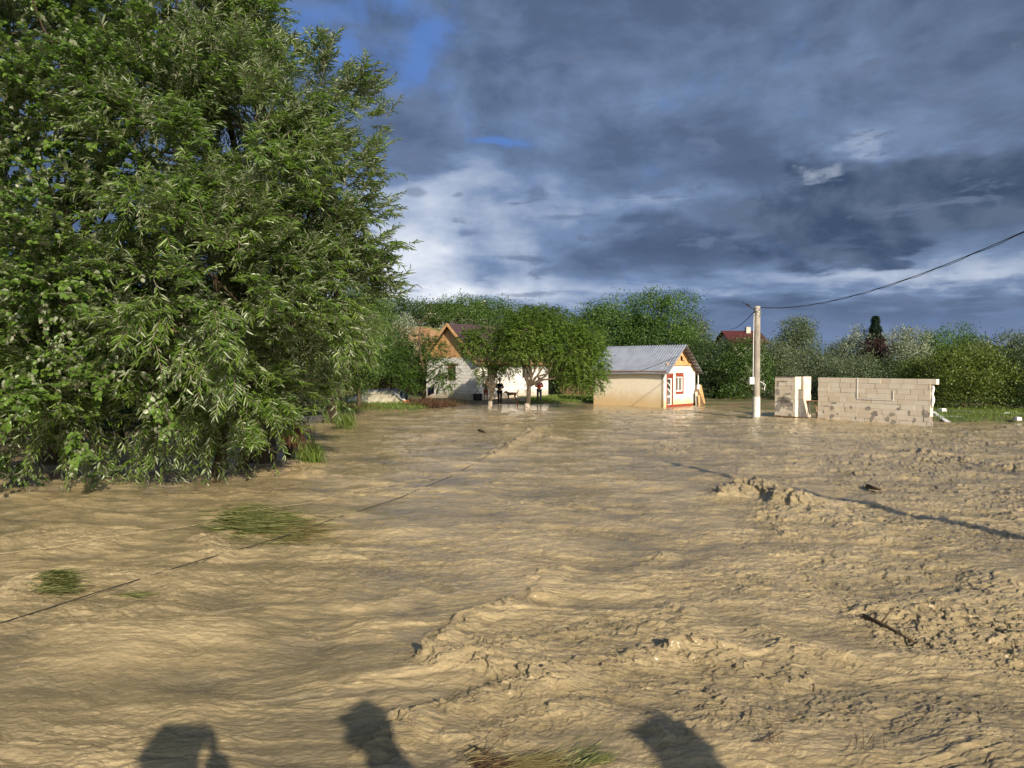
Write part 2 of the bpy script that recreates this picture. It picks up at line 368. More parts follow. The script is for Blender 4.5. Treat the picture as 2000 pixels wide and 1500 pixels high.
# ------------------------------------------------------------------ flood water
def water_rows():
    ys = [2.5]
    while ys[-1] < 64:
        y = ys[-1]; ys.append(y+min(max(1.15*y*y/3742, .009), .26))
    return np.array(ys)
wy = water_rows(); NC = 1150
s = np.linspace(-1, 1, NC); s = np.where(np.abs(s) < .86, s/.86*.80, np.sign(s)*(.80+(np.abs(s)-.86)/.14*.75))
WX = s[None, :]*wy[:, None]*1.0; WY = np.repeat(wy[:, None], NC, 1)
SPOTS = [([(960, 1265), (1150, 1235), (1330, 1215)], .42, .02, 1.25), ([(900, 1440), (1100, 1390), (1300, 1340)], .22, .02, 1.0), ([(1750, 1230), (1950, 1290)], .5, .03, 1.35), ([(1600, 1000), (1900, 1060)], 1.1, .03, 1.15), ([(1300, 1420), (1600, 1400), (1900, 1380)], .3, .02, .9),  # polyline in photo pixels on the water, half width m, height m, roughness
    ([(1435, 968), (1490, 955), (1555, 985)], .42, .36, 1.5), ([(1560, 985), (1700, 1040)], .5, .12, 1.1),
    ([(1500, 1010), (1560, 1050)], .35, .10, 1.2),
    ([(865, 1285), (885, 1235), (980, 1190), (1060, 1165)], .16, .10, 1.3), ([(870, 1285), (1000, 1315), (1120, 1320), (1240, 1290), (1400, 1275)], .22, .14, 1.4),
    ([(750, 1460), (820, 1405), (950, 1365), (1110, 1345)], .16, .12, 1.2), ([(1100, 1350), (1250, 1320), (1400, 1370)], .3, .05, 1.0),
    ([(1500, 1240), (1560, 1270), (1640, 1290)], .2, .09, 1.2), ([(1850, 1215), (2000, 1240)], .6, .15, 1.5), ([(1800, 1100), (2000, 1180)], .9, .05, 1.2),
    ([(1380, 1270), (1440, 1300), (1560, 1330)], .3, .08, 1.2), ([(1060, 1140), (1110, 1115)], .2, .07, 1.1), ([(1240, 1110), (1300, 1085)], .2, .08, 1.1),
    ([(965, 893), (1010, 868), (1040, 848), (1056, 838)], .28, .20, 1.5), ([(1030, 845), (1085, 858)], .3, .22, 1.4), ([(820, 860), (880, 845)], .5, .12, 1.2),
    ([(1780, 885), (1830, 890)], .5, .2, 1.5), ([(1880, 900), (1990, 915)], .6, .16, 1.5), ([(1590, 905), (1700, 910)], .7, .08, 1.2), ([(1290, 870), (1330, 885)], .6, .12, 1.0),
    ([(0, 1060), (60, 1045), (180, 1060)], .5, .10, .8), ([(405, 1050), (430, 1090)], .18, .10, 1.4), ([(20, 1170), (60, 1135), (120, 1150)], .22, .16, .9),
    ([(700, 1060), (900, 1045), (1080, 1075)], .7, .05, .5), ([(1550, 1080), (1750, 1120)], .5, .05, 1.0), ([(560, 905), (620, 930)], .35, .12, 1.1)]
def water_h(x, y, hi=True):
    wx = x+1.1*fbm(x*.22, y*.35, 2, 31); wyy = y+.75*fbm(x*.3+5, y*.3, 3, 37)+.10*x*np.exp(-((y-7)/6.)**2)*.6
    # roughness of the flow: calmer at left and centre, wild at right
    T = .38+1.0*fbm(x*.18+3, y*.28, 3, 41)+.30*smooth((x/np.maximum(y, 1)+.05)/.6)
    T -= .45*np.exp(-(((x+1.6)/1.7)**2+((y-7.3)/1.5)**2)); T -= .4*np.exp(-(((x+4.8)/2.4)**2+((y-10.2)/1.5)**2))
    mound = 0
    for pl, w, h, q in SPOTS:
        P = [np.array(gnd(*p)[:2]) for p in pl]; d2 = np.full(x.shape, 1e9)
        jx = x+.5*w*fbm(x/w*.8, y/w*.8, 2, 61); jy = y+.5*w*fbm(x/w*.8+9, y/w*.8, 2, 67)
        for A, B in zip(P[:-1], P[1:]):
            ab = B-A; tt = np.clip(((jx-A[0])*ab[0]+(jy-A[1])*ab[1])/(ab@ab), 0, 1)
            d2 = np.minimum(d2, (jx-A[0]-tt*ab[0])**2+(jy-A[1]-tt*ab[1])**2)
        k = np.exp(-d2/(w*w)); mound = mound+h*.42*k; T = np.maximum(T, q*np.exp(-d2/(2.2*w*w)))
    T = np.clip(T+.28*smooth((x/np.maximum(y, 1)+.05)/.4)*smooth((y-8)/10), .10, 1.6)
    calm = 1-.93*smooth((y-42)/4.0)*(x < 12)
    calm = calm*(1-.5*smooth((y-shore(x)+3)/4))
    sw = .11*fbm(wx*.42, wyy*1.05, 3, 1)
    lee = .06*fbm(x*.9+.3*y, y*1.1, 3, 51)
    st = np.abs(fbm(wx*.55+2.2*fbm(wx*.6, wyy*1.5, 2, 71), wyy*3.0, 4, 5, .58)); st = .056*(.28-st)*(.2+1.2*smooth(.5+1.3*fbm(x*.45, y*.8, 3, 103)))
    ch = np.abs(fbm(wx*1.7+1.0*wyy+.6*fbm(x*1.6, y*2.4, 2, 13), wyy*4.6-.9*wx, 5, 11, .6)); ch = .078*(.25-ch)*T*(1+.5*smooth((y-10)/15))
    fi = np.abs(fbm(wx*6.5, wyy*12., 3, 21, .6)); fi = .036*(.25-fi)*np.maximum(T, .38); f2 = .010*(.25-np.abs(fbm(wx*17, wyy*26., 3, 25, .6)))*np.maximum(T-.15, 0)*1.5
    pk = np.maximum(0, fbm(wx*2.0, wyy*5.4, 4, 81, .6)-.16); pk = .10*np.minimum(pk, .35)*smooth((T-.65)/.6)
    h = (sw+lee+st+ch+fi+f2+pk)*calm+mound*(1+.9*fbm(x*4, y*5, 4, 91, .6))
    return h, T*calm
WH, WT = water_h(WX, WY)
WXd = WX-.55*np.clip(WH, -.1, .3)*np.clip(WT, 0, 1.3)-.06*WT*fbm(WX*3, WY*6, 3, 95)
WYd = WY+.05*WT*fbm(WX*4, WY*6, 2, 99)
mm, t, b = pmat('flood_water', .2, .5)
b.inputs['IOR'].default_value = 1.42
co = obj_co(t); T_ = attr(t, 'turb')
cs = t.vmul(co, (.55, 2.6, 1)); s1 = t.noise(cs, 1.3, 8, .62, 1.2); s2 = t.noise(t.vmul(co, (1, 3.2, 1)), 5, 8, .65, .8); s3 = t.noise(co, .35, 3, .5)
hgt = attr(t, 'hgt')
v = t.m('ADD', t.m('ADD', t.m('MULTIPLY', s1, .55), t.m('MULTIPLY', s2, .35)), t.m('MULTIPLY', s3, .30))  # broad patches: differing sediment, plus grey sky sheen put into the colour
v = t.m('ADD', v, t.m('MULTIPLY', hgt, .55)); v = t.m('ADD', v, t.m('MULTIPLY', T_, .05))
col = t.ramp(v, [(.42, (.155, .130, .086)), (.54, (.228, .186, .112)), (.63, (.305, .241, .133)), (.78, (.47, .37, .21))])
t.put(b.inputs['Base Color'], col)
t.put(b.inputs['Roughness'], t.mr(T_, .1, 1.2, .10, .30))
b.inputs['Coat Weight'].default_value = .4; b.inputs['Coat Roughness'].default_value = .12; b.inputs['Coat IOR'].default_value = 1.33
bh = t.m('ADD', t.m('MULTIPLY', t.noise(t.vmul(co, (.9, 2.5, 1)), 5.5, 8, .72, 1.3), t.m('ADD', T_, .45)), t.m('MULTIPLY', t.noise(t.vmul(co, (1, 2, 1)), 22, 6, .7, .5), t.m('MULTIPLY', T_, .35)))
bn = t.new('ShaderNodeBump'); bn.inputs['Strength'].default_value = .9; bn.inputs['Distance'].default_value = .06
t.l.new(bh, bn.inputs['Height']); t.l.new(bn.outputs[0], b.inputs['Normal'])
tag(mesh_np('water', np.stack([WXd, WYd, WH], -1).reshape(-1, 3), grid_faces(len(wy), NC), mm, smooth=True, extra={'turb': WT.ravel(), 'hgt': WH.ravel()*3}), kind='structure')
def wz(x, y):
    return float(water_h(np.array([[float(x)]]), np.array([[float(y)]]))[0][0, 0])

# ------------------------------------------------------------------ foliage builders
def unit(v): return v/np.maximum(np.linalg.norm(v, axis=-1, keepdims=True), 1e-9)
def leaf_mesh(pos, axis, nrm, L, Wd, six=False, curl=.15):
    axis = unit(axis); side = unit(np.cross(axis, nrm)); n = unit(np.cross(side, axis)); L = L[:, None]; Wd = Wd[:, None]
    N = len(pos)
    if not six:
        v = np.stack([pos, pos+axis*L*.45+side*Wd*.5+n*Wd*.12, pos+axis*L-n*L*curl*.5, pos+axis*L*.45-side*Wd*.5+n*Wd*.12], 1)
        i = np.arange(N)[:, None]*4
        f = np.concatenate([i+np.array([[0, 1, 2]]), i+np.array([[0, 2, 3]])], 0)
        return v.reshape(-1, 3), f, 4
    up = n*Wd*.18
    v = np.stack([pos, pos+axis*L*.28+side*Wd*.42+up, pos+axis*L*.66+side*Wd*.40+up-n*L*curl*.35, pos+axis*L-n*L*curl,
                  pos+axis*L*.66-side*Wd*.40+up-n*L*curl*.35, pos+axis*L*.28-side*Wd*.42+up], 1)
    i = np.arange(N)[:, None]*6
    f = np.concatenate([i+np.array([[0, 1, 2, 3]]), i+np.array([[0, 3, 4, 5]])], 0)
    return v.reshape(-1, 3), f, 6
def rdir(n):
    return unit(rng.normal(size=(n, 3)))
def blob_shell(blobs, n, lo=.5, back_keep=1.):
    C = np.array([b[0] for b in blobs], float); Rr = np.array([b[1] for b in blobs], float)
    w = (Rr[:, 0]*Rr[:, 1]*Rr[:, 2])**(2/3); k = rng.choice(len(blobs), n, p=w/w.sum())
    u = rdir(n); r = (lo+(1-lo)*rng.random(n)**.6)[:, None]
    p = C[k]+Rr[k]*u*r; o = unit(u/Rr[k])
    keep = np.ones(n, bool)
    for c, q in zip(C, Rr):
        keep &= ~((np.linalg.norm((p-c)/q, axis=1) < .5) & (rng.random(n) < .8))
    if back_keep < 1: keep &= ~((o[:, 1] > .2) & (rng.random(n) > back_keep))
    keep &= p[:, 2] > .05
    return p[keep], o[keep]
def sprays(blobs, n, Lt=(.5, 1.1), nl=24, leaf=(.15, .22), wr=.2, droop=.5, six=True, lo=.5, back_keep=.5, outw=.7, clus=1, cl=.9):
    """twigs with alternate leaves growing outward and drooping; returns leaves and twig polylines"""
    if clus > 1:
        p0, o0 = blob_shell(blobs, n//clus, lo, back_keep); k_ = np.repeat(np.arange(len(p0)), clus); n = len(k_)
        dm = unit(o0*1.0+rdir(len(p0))*.6+np.array([0, 0, .28])); along = rng.random(n)**.7
        p = p0[k_]+dm[k_]*(along*cl)[:, None]+rng.normal(size=(n, 3))*cl*.13+np.array([0, 0, -1])*(.22*cl*along**2)[:, None]; o = unit(dm[k_]+rdir(n)*.75*(1.15-along)[:, None]); n = len(p)
    else:
        p, o = blob_shell(blobs, n, lo, back_keep); n = len(p)
    d = unit(o*outw+rdir(n)*(.75 if clus <= 1 else .4)+np.array([0, 0, .12])); l = rng.uniform(*Lt, n)
    dr = droop*rng.uniform(.4, 1.4, n)
    def P(t_): return p+d*(l*t_)[:, None]+np.array([0, 0, -1])*(dr*l*t_*t_)[:, None]
    tw = rng.random(n)
    pos = []; ax = []; nr = []; rn = []; sc_ = []
    for k in range(nl):
        tt = (k+.5+rng.uniform(-.3, .3, n))/nl; tt = .06+.94*tt; a = P(tt); b = P(tt+.03); tg = unit(b-a)
        sdv = unit(np.cross(tg, np.array([0, 0, 1.])+rdir(n)*.45)); sgn = 1 if k % 2 else -1
        la = unit(tg*.75+sdv*sgn*.8+rdir(n)*.32+np.array([0, 0, -.05])); pos.append(a); ax.append(la)
        nr.append(np.array([0, 0, 1.])+rdir(n)*.75+o*.3); rn.append(np.clip(tw*.5+rng.random(n)*.5, 0, 1)); sc_.append(1-.45*np.abs(tt-.45)*1.2)
    pos, ax, nr = (np.concatenate(q) for q in (pos, ax, nr)); rn = np.concatenate(rn); sc_ = np.concatenate(sc_)
    keep = pos[:, 2] > .02; pos, ax, nr, rn, sc_ = pos[keep], ax[keep], nr[keep], rn[keep], sc_[keep]
    L = rng.uniform(*leaf, len(pos))*sc_
    v, f, m = leaf_mesh(pos, ax, nr, L, L*wr*rng.uniform(.8, 1.2, len(pos)), six, .18)
    # twigs: thin three-sided sticks
    T = [P(np.full(n, q)) for q in (0, .35, .7, 1.0)]; rad = [.008, .006, .004, .002]
    tv = []
    for q, rr in zip(T, rad):
        for a_ in range(3):
            an = a_*2.094; tv.append(q+np.array([math.cos(an), math.sin(an), .3*math.sin(an*2)])*rr)
    tv = np.stack(tv, 1).reshape(-1, 3); i = np.arange(n)[:, None]*12; tf = []
    for s_ in range(3):
        for a_ in range(3):
            b_ = (a_+1) % 3; tf.append(i+np.array([[s_*3+a_, s_*3+b_, s_*3+3+b_, s_*3+3+a_]]))
    return (v, f, np.repeat(rn, m)), (tv, np.concatenate(tf, 0))
def clumps(blobs, n_clump, per, csize, leaf, wr=.5, lo=.55, back_keep=.6, up=.5, flat=.7):
    p, o = blob_shell(blobs, n_clump, lo, back_keep); n = len(p)
    c = np.repeat(p, per, 0); off = rng.normal(size=c.shape)*csize*.5; off[:, 2] *= flat; pos = c+off
    oo = np.repeat(o, per, 0); ax = unit(rdir(len(pos))+oo*.5+np.array([0, 0, -.25])); nr = unit(rdir(len(pos))*.8+oo*.7+np.array([0, 0, up]))
    L = leaf*rng.uniform(.6, 1.3, len(pos)); rn = np.clip(np.repeat(rng.random(n), per)*.5+rng.random(len(pos))*.5, 0, 1)
    keep = pos[:, 2] > .0
    v, f, m = leaf_mesh(pos[keep], ax[keep], nr[keep], L[keep], L[keep]*wr)
    return v, f, np.repeat(rn[keep], m)
def limb(mb, a, b, r0, r1, n=5, wob=.12, sides=7):
    a, b = Vector(a), Vector(b); L = (b-a).length; pts = []; rad = []
    for i in range(n+1):
        t_ = i/n; q = a.lerp(b, t_)
        if 0 < i < n: q += Vector((random.uniform(-1, 1), random.uniform(-1, 1), random.uniform(-.6, .9)))*L*wob*.5
        pts.append(q); rad.append(r0+(r1-r0)*t_)
    mb.tube(pts, rad, sides, jit=.08); return pts
def trunk_mesh(base, blobs, r, h_split, lean=(0, 0), sub=3):
    mb = MB(); top = (base[0]+lean[0], base[1]+lean[1], base[2]+h_split)
    pts = [Vector(base)+Vector((0, 0, -.3)), Vector(base), Vector(base).lerp(Vector(top), .5)+Vector((random.uniform(-.1, .1)*r*4, 0, 0)), Vector(top)]
    mb.tube(pts, [r*1.5, r*1.25, r, r*.85], 10, jit=.07)
    for c, q in blobs:
        if c[2] < top[2]+.95 and h_split > .9 and r < .2: continue
        pl = limb(mb, top, c, r*.5, r*.14, 5)
        for k in range(sub):
            u = rdir(1)[0]; e = np.array(c)+np.array(q)*u*.8
            if e[2] > base[2]+.2: limb(mb, pl[random.randint(2, 5)], e, r*.16, r*.03, 4, .15, 5)
    return mb

# ------------------------------------------------------------------ the big willow at left
def ib(px, py, d, rx, ry, rz=None):
    """ellipsoid of foliage seen at a photo position, sized in photo pixels, at distance d"""
    k = d/F; return (at(px, py, d), (rx*k, rz if rz else min(rx, ry)*k*1.1, ry*k))
WB = [ib(325, 30, 17, 140, 150), ib(200, -80, 18, 230, 150), ib(425, 110, 17.5, 50, 80, 1.2), ib(480, 250, 16, 110, 110), ib(635, 215, 16.5, 34, 50, .7), ib(400, 300, 14.9, 170, 150),
      ib(570, 400, 16, 105, 110), ib(662, 480, 16.5, 42, 34, .7), ib(655, 340, 17, 34, 46, .8), ib(580, 540, 16.5, 110, 95), ib(660, 570, 17.5, 38, 45, .9), ib(420, 540, 14.3, 155, 125), ib(590, 640, 18, 62, 52), ib(450, 690, 16.6, 115, 95),
      ib(300, 750, 17.2, 120, 70), ib(500, 740, 17.5, 70, 48), ib(200, 690, 16.2, 145, 110), ib(500, 20, 17, 26, 18, .5)]
wt = empty('willow_tree', gnd(500, 905), 'huge leafy willow with long narrow silvery leaves trailing into the flood at left', 'tree')
(v, f, rn), (tv, tf) = sprays(WB, 11500, (.35, .8), 22, (.15, .25), .19, .15, clus=14, cl=.95, lo=.45)
crown = mesh_np('crown', v, f, M['willow'], wt, rnd=rn)
# drooping switches hanging down to the water
hang = []
for (px, py, d, L_) in ((640, 60, 16, 1.2), (740, 150, 16.4, .9), (780, 250, 16.5, .9), (795, 480, 16.4, 1.2), (610, 900, 17, 1.0)):
    pass
mesh_np('twigs', tv, tf, M['bark_pale'], crown)
trunk_mesh(gnd(510, 900), WB, .34, 1.6, (.1, .3), 4).build('trunk', M['bark'], wt, True)
limb_mb = MB()
for (px, py) in ((470, 915), (560, 895), (420, 930)):
    b0 = gnd(px, py); limb(limb_mb, (b0[0], b0[1], -.3), (b0[0]+random.uniform(-.6, .6), b0[1]+random.uniform(-.4, .8), 3.5), .16, .07, 5, .08)
limb_mb.build('stem', M['bark'], wt, True)
to_local(wt)
# hanging branch tips with wet leaves at the water's edge
HB = [ib(200, 890, 16.4, 30, 30, .3), ib(310, 890, 16.3, 30, 30, .3), ib(430, 880, 16.6, 30, 30, .3), ib(70, 870, 16.2, 60, 40, .5), ib(110, 800, 15.6, 80, 40, .6), ib(330, 830, 16.0, 70, 26, .5), ib(470, 840, 17.2, 60, 26, .5)]
(v, f, rn), (tv, tf) = sprays(HB, 330, (.5, 1.0), 20, (.15, .23), .2, .9, lo=.2)
hb = mesh_np('low_branches', v, f, M['willow'], wt, rnd=rn); hb.data.transform(Matrix.Translation(-Vector(wt.location)))
tg_ = mesh_np('twigs', tv, tf, M['bark'], hb); tg_.data.transform(Matrix.Translation(-Vector(wt.location)))

# white poplar filling the left edge
PB = [ib(120, 120, 15, 190, 170), ib(-60, 260, 15, 200, 220), ib(130, 380, 14.6, 170, 170), ib(30, 560, 14.4, 170, 150), ib(200, 540, 14.3, 130, 110), ib(60, 730, 14.8, 150, 120), ib(300, 200, 14.8, 110, 100), ib(300, 690, 14.1, 60, 30, .5), ib(-150, 600, 16, 250, 300), ib(-150, -50, 16, 300, 250)]
pt = empty('poplar_tree', gnd(90, 915), 'white poplar with broad lobed pale backed leaves at the left edge', 'tree')
(v, f, rn), (tv, tf) = sprays(PB, 8200, (.3, .65), 15, (.09, .155), .85, .12, clus=11, cl=1.0)
cr = mesh_np('crown', v, f, M['poplar'], pt, rnd=rn); mesh_np('twigs', tv, tf, M['bark_pale'], cr)
trunk_mesh(gnd(100, 905), PB, .26, 1.5, (0, .2), 4).build('trunk', M['bark'], pt, True)
to_local(pt)

# ------------------------------------------------------------------ other trees and bushes
def tree(name, label, cat, px, ytop, wpx, d, mat, kind='round', ybot=None, z0=None, group=None, leafpx=4.2, lai=5.6, nb=13, seed=None, trunk='bark', wr=.5, depth=.8):
    x, y, zt = at(px, ytop, d)
    if z0 is None: z0 = max(float(ground_h(np.array([x]), np.array([y]))[0]), float(hill_h(np.array([x]), np.array([y]))[0])-.2 if y > 60 else -1)
    k = d/F; w = wpx*k; zb = at(px, ybot, d)[2] if ybot is not None else z0+.1
    H = zt-zb; cz = (zt+zb)/2
    rs = random.Random(seed if seed is not None else int(px*7+ytop))
    blobs = [((x, y, cz), (w*.33, w*.33*depth, H*.36))]
    for i in range(nb):
        an = 2*math.pi*(i+rs.random()*.8)/nb*2.4; hz_ = rs.uniform(-.72, .80)
        taper = math.sqrt(max(.12, 1-(hz_*(.95 if hz_ > 0 else .75))**2)); q = rs.uniform(.22, .34)
        rr = (w/2)*(taper)-(w*q*.6); rr = max(rr, 0)
        blobs.append(((x+math.cos(an)*rr, y+math.sin(an)*rr*depth, cz+hz_*H*.5*(1-q*.55)), (w*q, w*q*.9, max(w*q*.75, H*q*.55))))
    for i in range(4): blobs.append(((x+rs.uniform(-.36, .36)*w, y+rs.uniform(-.2, .2)*w, zt-H*rs.uniform(.06, .22)), (w*rs.uniform(.07, .13),)*2+(H*.08,)))
    if kind == 'flame':
        blobs += [((x+rs.uniform(-.15, .15)*w, y, zt-H*.12), (w*.13, w*.13, H*.16)), ((x+rs.uniform(-.3, .3)*w, y, zt-H*.2), (w*.13, w*.13, H*.16))]
    leaf = leafpx*k; N = int(lai*(wpx*abs(H)/k)/(.30*leafpx**2)); per = 22
    v, f, rn = clumps(blobs, N//per, per, leaf*3.7, leaf, wr, lo=.4)
    t_ = empty(name, (x, y, z0), label, cat, group)
    mesh_np('crown', v, f, M[mat], t_, rnd=rn)
    r = max(.05, w*.028)
    trunk_mesh((x, y, z0), blobs[1:7], r, max(.4, (zb-z0)+H*.22), (rs.uniform(-.2, .2), 0), 2).build('trunk', M[trunk], t_, True)
    to_local(t_); return t_
BT = 'trees and bushes behind the flooded yards'
# left, behind the willow
tree('bush', 'bright green bush behind the hanging willow tips, left of the tarp heap', 'bush', 655, 610, 150, 36, 'green', ybot=800, group=BT)
tree('tree', 'dense green tree between the big willow and the clay cliff', 'tree', 700, 540, 130, 44, 'green', ybot=760, group=BT)
tree('shrub', 'silvery grey shrub in front of the clay cliff', 'bush', 775, 618, 85, 66, 'silver', ybot=690, group=BT, leafpx=4, z0=4.0)
tree('bush', 'dark green bush behind the tarp covered heap', 'bush', 770, 665, 110, 54, 'dark', ybot=790, group=BT)
tree('bush', 'dark bush below the clay cliff left of the timber gable', 'bush', 818, 676, 80, 66, 'dark', ybot=780, group=BT)
tree('bush', 'green bush rising above the tarp heap beside the willow', 'bush', 722, 640, 90, 52, 'green', ybot=775, group=BT)
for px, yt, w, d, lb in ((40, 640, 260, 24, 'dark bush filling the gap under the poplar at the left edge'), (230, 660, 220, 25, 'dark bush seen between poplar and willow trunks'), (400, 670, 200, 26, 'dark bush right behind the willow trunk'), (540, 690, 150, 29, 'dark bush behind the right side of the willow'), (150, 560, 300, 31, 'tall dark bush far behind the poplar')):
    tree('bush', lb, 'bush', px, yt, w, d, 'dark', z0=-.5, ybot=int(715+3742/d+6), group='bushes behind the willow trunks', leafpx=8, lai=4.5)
# hill top
HT = 'bushes on top of the clay hill'
for i, (px, yt, w, d, mt, lb) in enumerate([
        (660, 545, 150, 80, 'dark', 'tall dark tree at the left end of the hill top'), (755, 572, 90, 78, 'green', 'green bush on the hill directly above the clay cliff left part'),
        (800, 585, 85, 78, 'dark', 'dark low bush on the rim above the clay cliff'), (845, 583, 80, 79, 'green', 'green bush on the rim right of the clay cliff'),
        (890, 580, 95, 80, 'locust', 'bright green bush on the hill above the timber gable'), (925, 577, 60, 86, 'green', 'small tree beside the chimney on the hill'),
        (965, 584, 85, 84, 'locust', 'light green bush on the hill right of the chimney'), (1010, 590, 90, 84, 'green', 'round green bush on the hill above the brown roof'),
        (1060, 598, 90, 86, 'dark', 'dark bush low on the hill beyond the cherry tree'), (1100, 612, 80, 88, 'green', 'last green bush where the hill slopes down to the right')]):
    tree('hill_bush', lb, 'bush', px, yt, w, d, mt, group=HT, ybot=yt+62, leafpx=3.8)
tree('tree', 'mid green tree behind the white house between hill and roof', 'tree', 1010, 605, 130, 72, 'green', ybot=700, group=BT)
# centre
tree('tree', 'locust tree with feathery crown behind the left end of the metal roof', 'tree', 1165, 588, 110, 70, 'locust', 'flame', ybot=740, group=BT)
tree('tree', 'tall locust tree with open crown behind the middle of the metal roof', 'tree', 1225, 574, 110, 72, 'locust', 'flame', ybot=760, group=BT)
tree('tree', 'tallest locust tree with a twin top behind the metal roofed cottage', 'tree', 1300, 562, 145, 70, 'locust', 'flame', ybot=760, group=BT)
tree('tree', 'pale grey green tree just right of the tall locust', 'tree', 1355, 612, 80, 74, 'greygreen', ybot=760, group=BT)
tree('bush', 'large dark green bush right behind the cottage gable', 'bush', 1405, 650, 150, 58, 'dark', ybot=800, group=BT, nb=14)
tree('bush', 'dark bush between the cottage and the utility pole', 'bush', 1450, 658, 110, 56, 'green', ybot=802, group=BT)
tree('bush', 'dark undergrowth bush behind the lawn under the cherry tree', 'bush', 1110, 700, 150, 66, 'dark', ybot=775, group=BT)
tree('bush', 'green bush behind the cottage chimney side, left of the locusts', 'bush', 1150, 660, 120, 64, 'green', ybot=775, group=BT)
# right
for (px, yt, w, d, mt, lb, nm, lp) in [
        (1510, 655, 90, 62, 'greygreen', 'grey green willow just right of the utility pole', 'tree', 4.4), (1555, 616, 84, 64, 'greygreen', 'tall pale willow behind the left block pier', 'tree', 4.2),
        (1605, 668, 110, 54, 'greygreen', 'broad olive willow behind the block wall left end', 'tree', 4.2), (1648, 652, 64, 66, 'silver', 'pale thin willow between the two block piers skyline', 'tree', 4.0),
        (1690, 628, 85, 64, 'silver', 'silver leaved tree left of the dark fir', 'tree', 4.0), (1670, 690, 110, 50, 'greygreen', 'low grey green bush above the middle of the block wall', 'bush', 4.4),
        (1778, 622, 80, 56, 'silver', 'brightest silver poplar right of the dark fir', 'tree', 4.4), (1740, 690, 90, 50, 'dark', 'dark bush below the silver poplar', 'bush', 5),
        (1832, 632, 85, 68, 'locust', 'bright green tree right of the silver poplar', 'tree', 4.6), (1885, 632, 64, 72, 'locust', 'green tree on the skyline above the walnut', 'tree', 4.6),
        (1935, 648, 80, 66, 'greygreen', 'grey green tree on the right skyline', 'tree', 4.4), (1990, 634, 100, 58, 'greygreen', 'tall olive willow at the right edge', 'tree', 4.6),
        (2140, 660, 150, 47, 'greygreen', 'olive bush beyond the right edge of the wet lawn', 'bush', 6), (2290, 650, 180, 46, 'dark', 'tall dark tree well past the right edge', 'tree', 7), (2450, 640, 200, 44, 'green', 'green tree farthest past the right edge', 'tree', 8),
        (2010, 680, 110, 42, 'dark', 'dark tree at the right edge of the wet lawn', 'tree', 5.5), (1975, 700, 90, 48, 'dark', 'dark bush between the walnut and the right edge', 'bush', 5.5)]:
    tree(nm, lb, nm if nm == 'tree' else 'bush', px, yt, w, d, mt, ybot=800, group=BT, leafpx=lp*.85)
tree('bush', 'reddish purple leaved tree under the dark fir', 'tree', 1716, 662, 50, 60, 'purple', ybot=740, leafpx=4.5)
tree('walnut_tree', 'broad yellow green walnut with low dome crown right of the block wall', 'tree', 1880, 672, 172, 43, 'lime', ybot=812, leafpx=4.8, nb=16, lai=7)
tree('walnut_tree', 'smaller yellow green tree rising behind the right half of the block wall', 'tree', 1795, 700, 90, 46, 'lime', ybot=800, leafpx=4.8, nb=10)
# far screen of trees so the horizon is closed
FS = 'distant trees along the horizon'
FARL = ['distant tree behind the utility pole', 'distant tree beyond the willows right of the pole', 'distant tree far behind the block wall left end', 'distant tree far behind the dark fir', 'distant tree far behind the silver poplar', 'distant tree far behind the walnut dome', 'distant tree beyond the right edge bushes', 'distant tree just past the right edge', 'distant tree behind the cottage gable bush', 'distant tree behind the tallest locust', 'distant tree behind the left locust', 'distant tree behind the big willow right side', 'distant tree behind the big willow crown', 'distant tree behind the poplar and willow', 'distant tree behind the poplar crown', 'distant tree behind the left edge foliage']
for i, (px, yt, w) in enumerate([(1440, 682, 110), (1540, 680, 120), (1640, 688, 110), (1740, 682, 120), (1850, 678, 120), (1960, 674, 130), (2080, 650, 160), (2200, 640, 160), (1340, 655, 140), (1240, 660, 140), (1140, 655, 140), (560, 560, 150), (470, 560, 160), (350, 600, 180), (200, 600, 200), (40, 600, 200)]):
    tree('distant_tree', FARL[i], 'tree', px, yt, w, 96+(i % 3)*5, 'dark' if i % 2 else 'green', ybot=750, group=FS, leafpx=5.5, lai=5)
# the fir
fx, fy, fz = at(1710, 616, 63); ft = empty('fir_tree', (fx, fy, .1), 'dark narrow fir with a pointed top standing over the silver trees', 'tree')
n = 9000; tt = rng.random(n)**.8; hh = fz-tt*5.2; rad = (.05+tt*1.55)*(.72+.28*np.sin(tt*38)); an = rng.random(n)*2*math.pi; rr = rad*(.25+.75*rng.random(n)**.5)
pos = np.stack([fx+np.cos(an)*rr, fy+np.sin(an)*rr, hh-rr*.25], -1); ax = np.stack([np.cos(an), np.sin(an), -.35+0*an], -1)+rdir(n)*.4
v, f, m_ = leaf_mesh(pos, ax, np.array([0, 0, 1.])+rdir(n)*.5, rng.uniform(.22, .42, n), rng.uniform(.05, .1, n)); mesh_np('crown', v, f, M['fir'], ft, rnd=np.repeat(rng.random(n), m_))
mb = MB(); mb.tube([(fx, fy, -.2), (fx, fy, fz*.5), (fx, fy, fz-.1)], [.22, .14, .02], 8); mb.build('trunk', M['bark'], ft, True); to_local(ft)

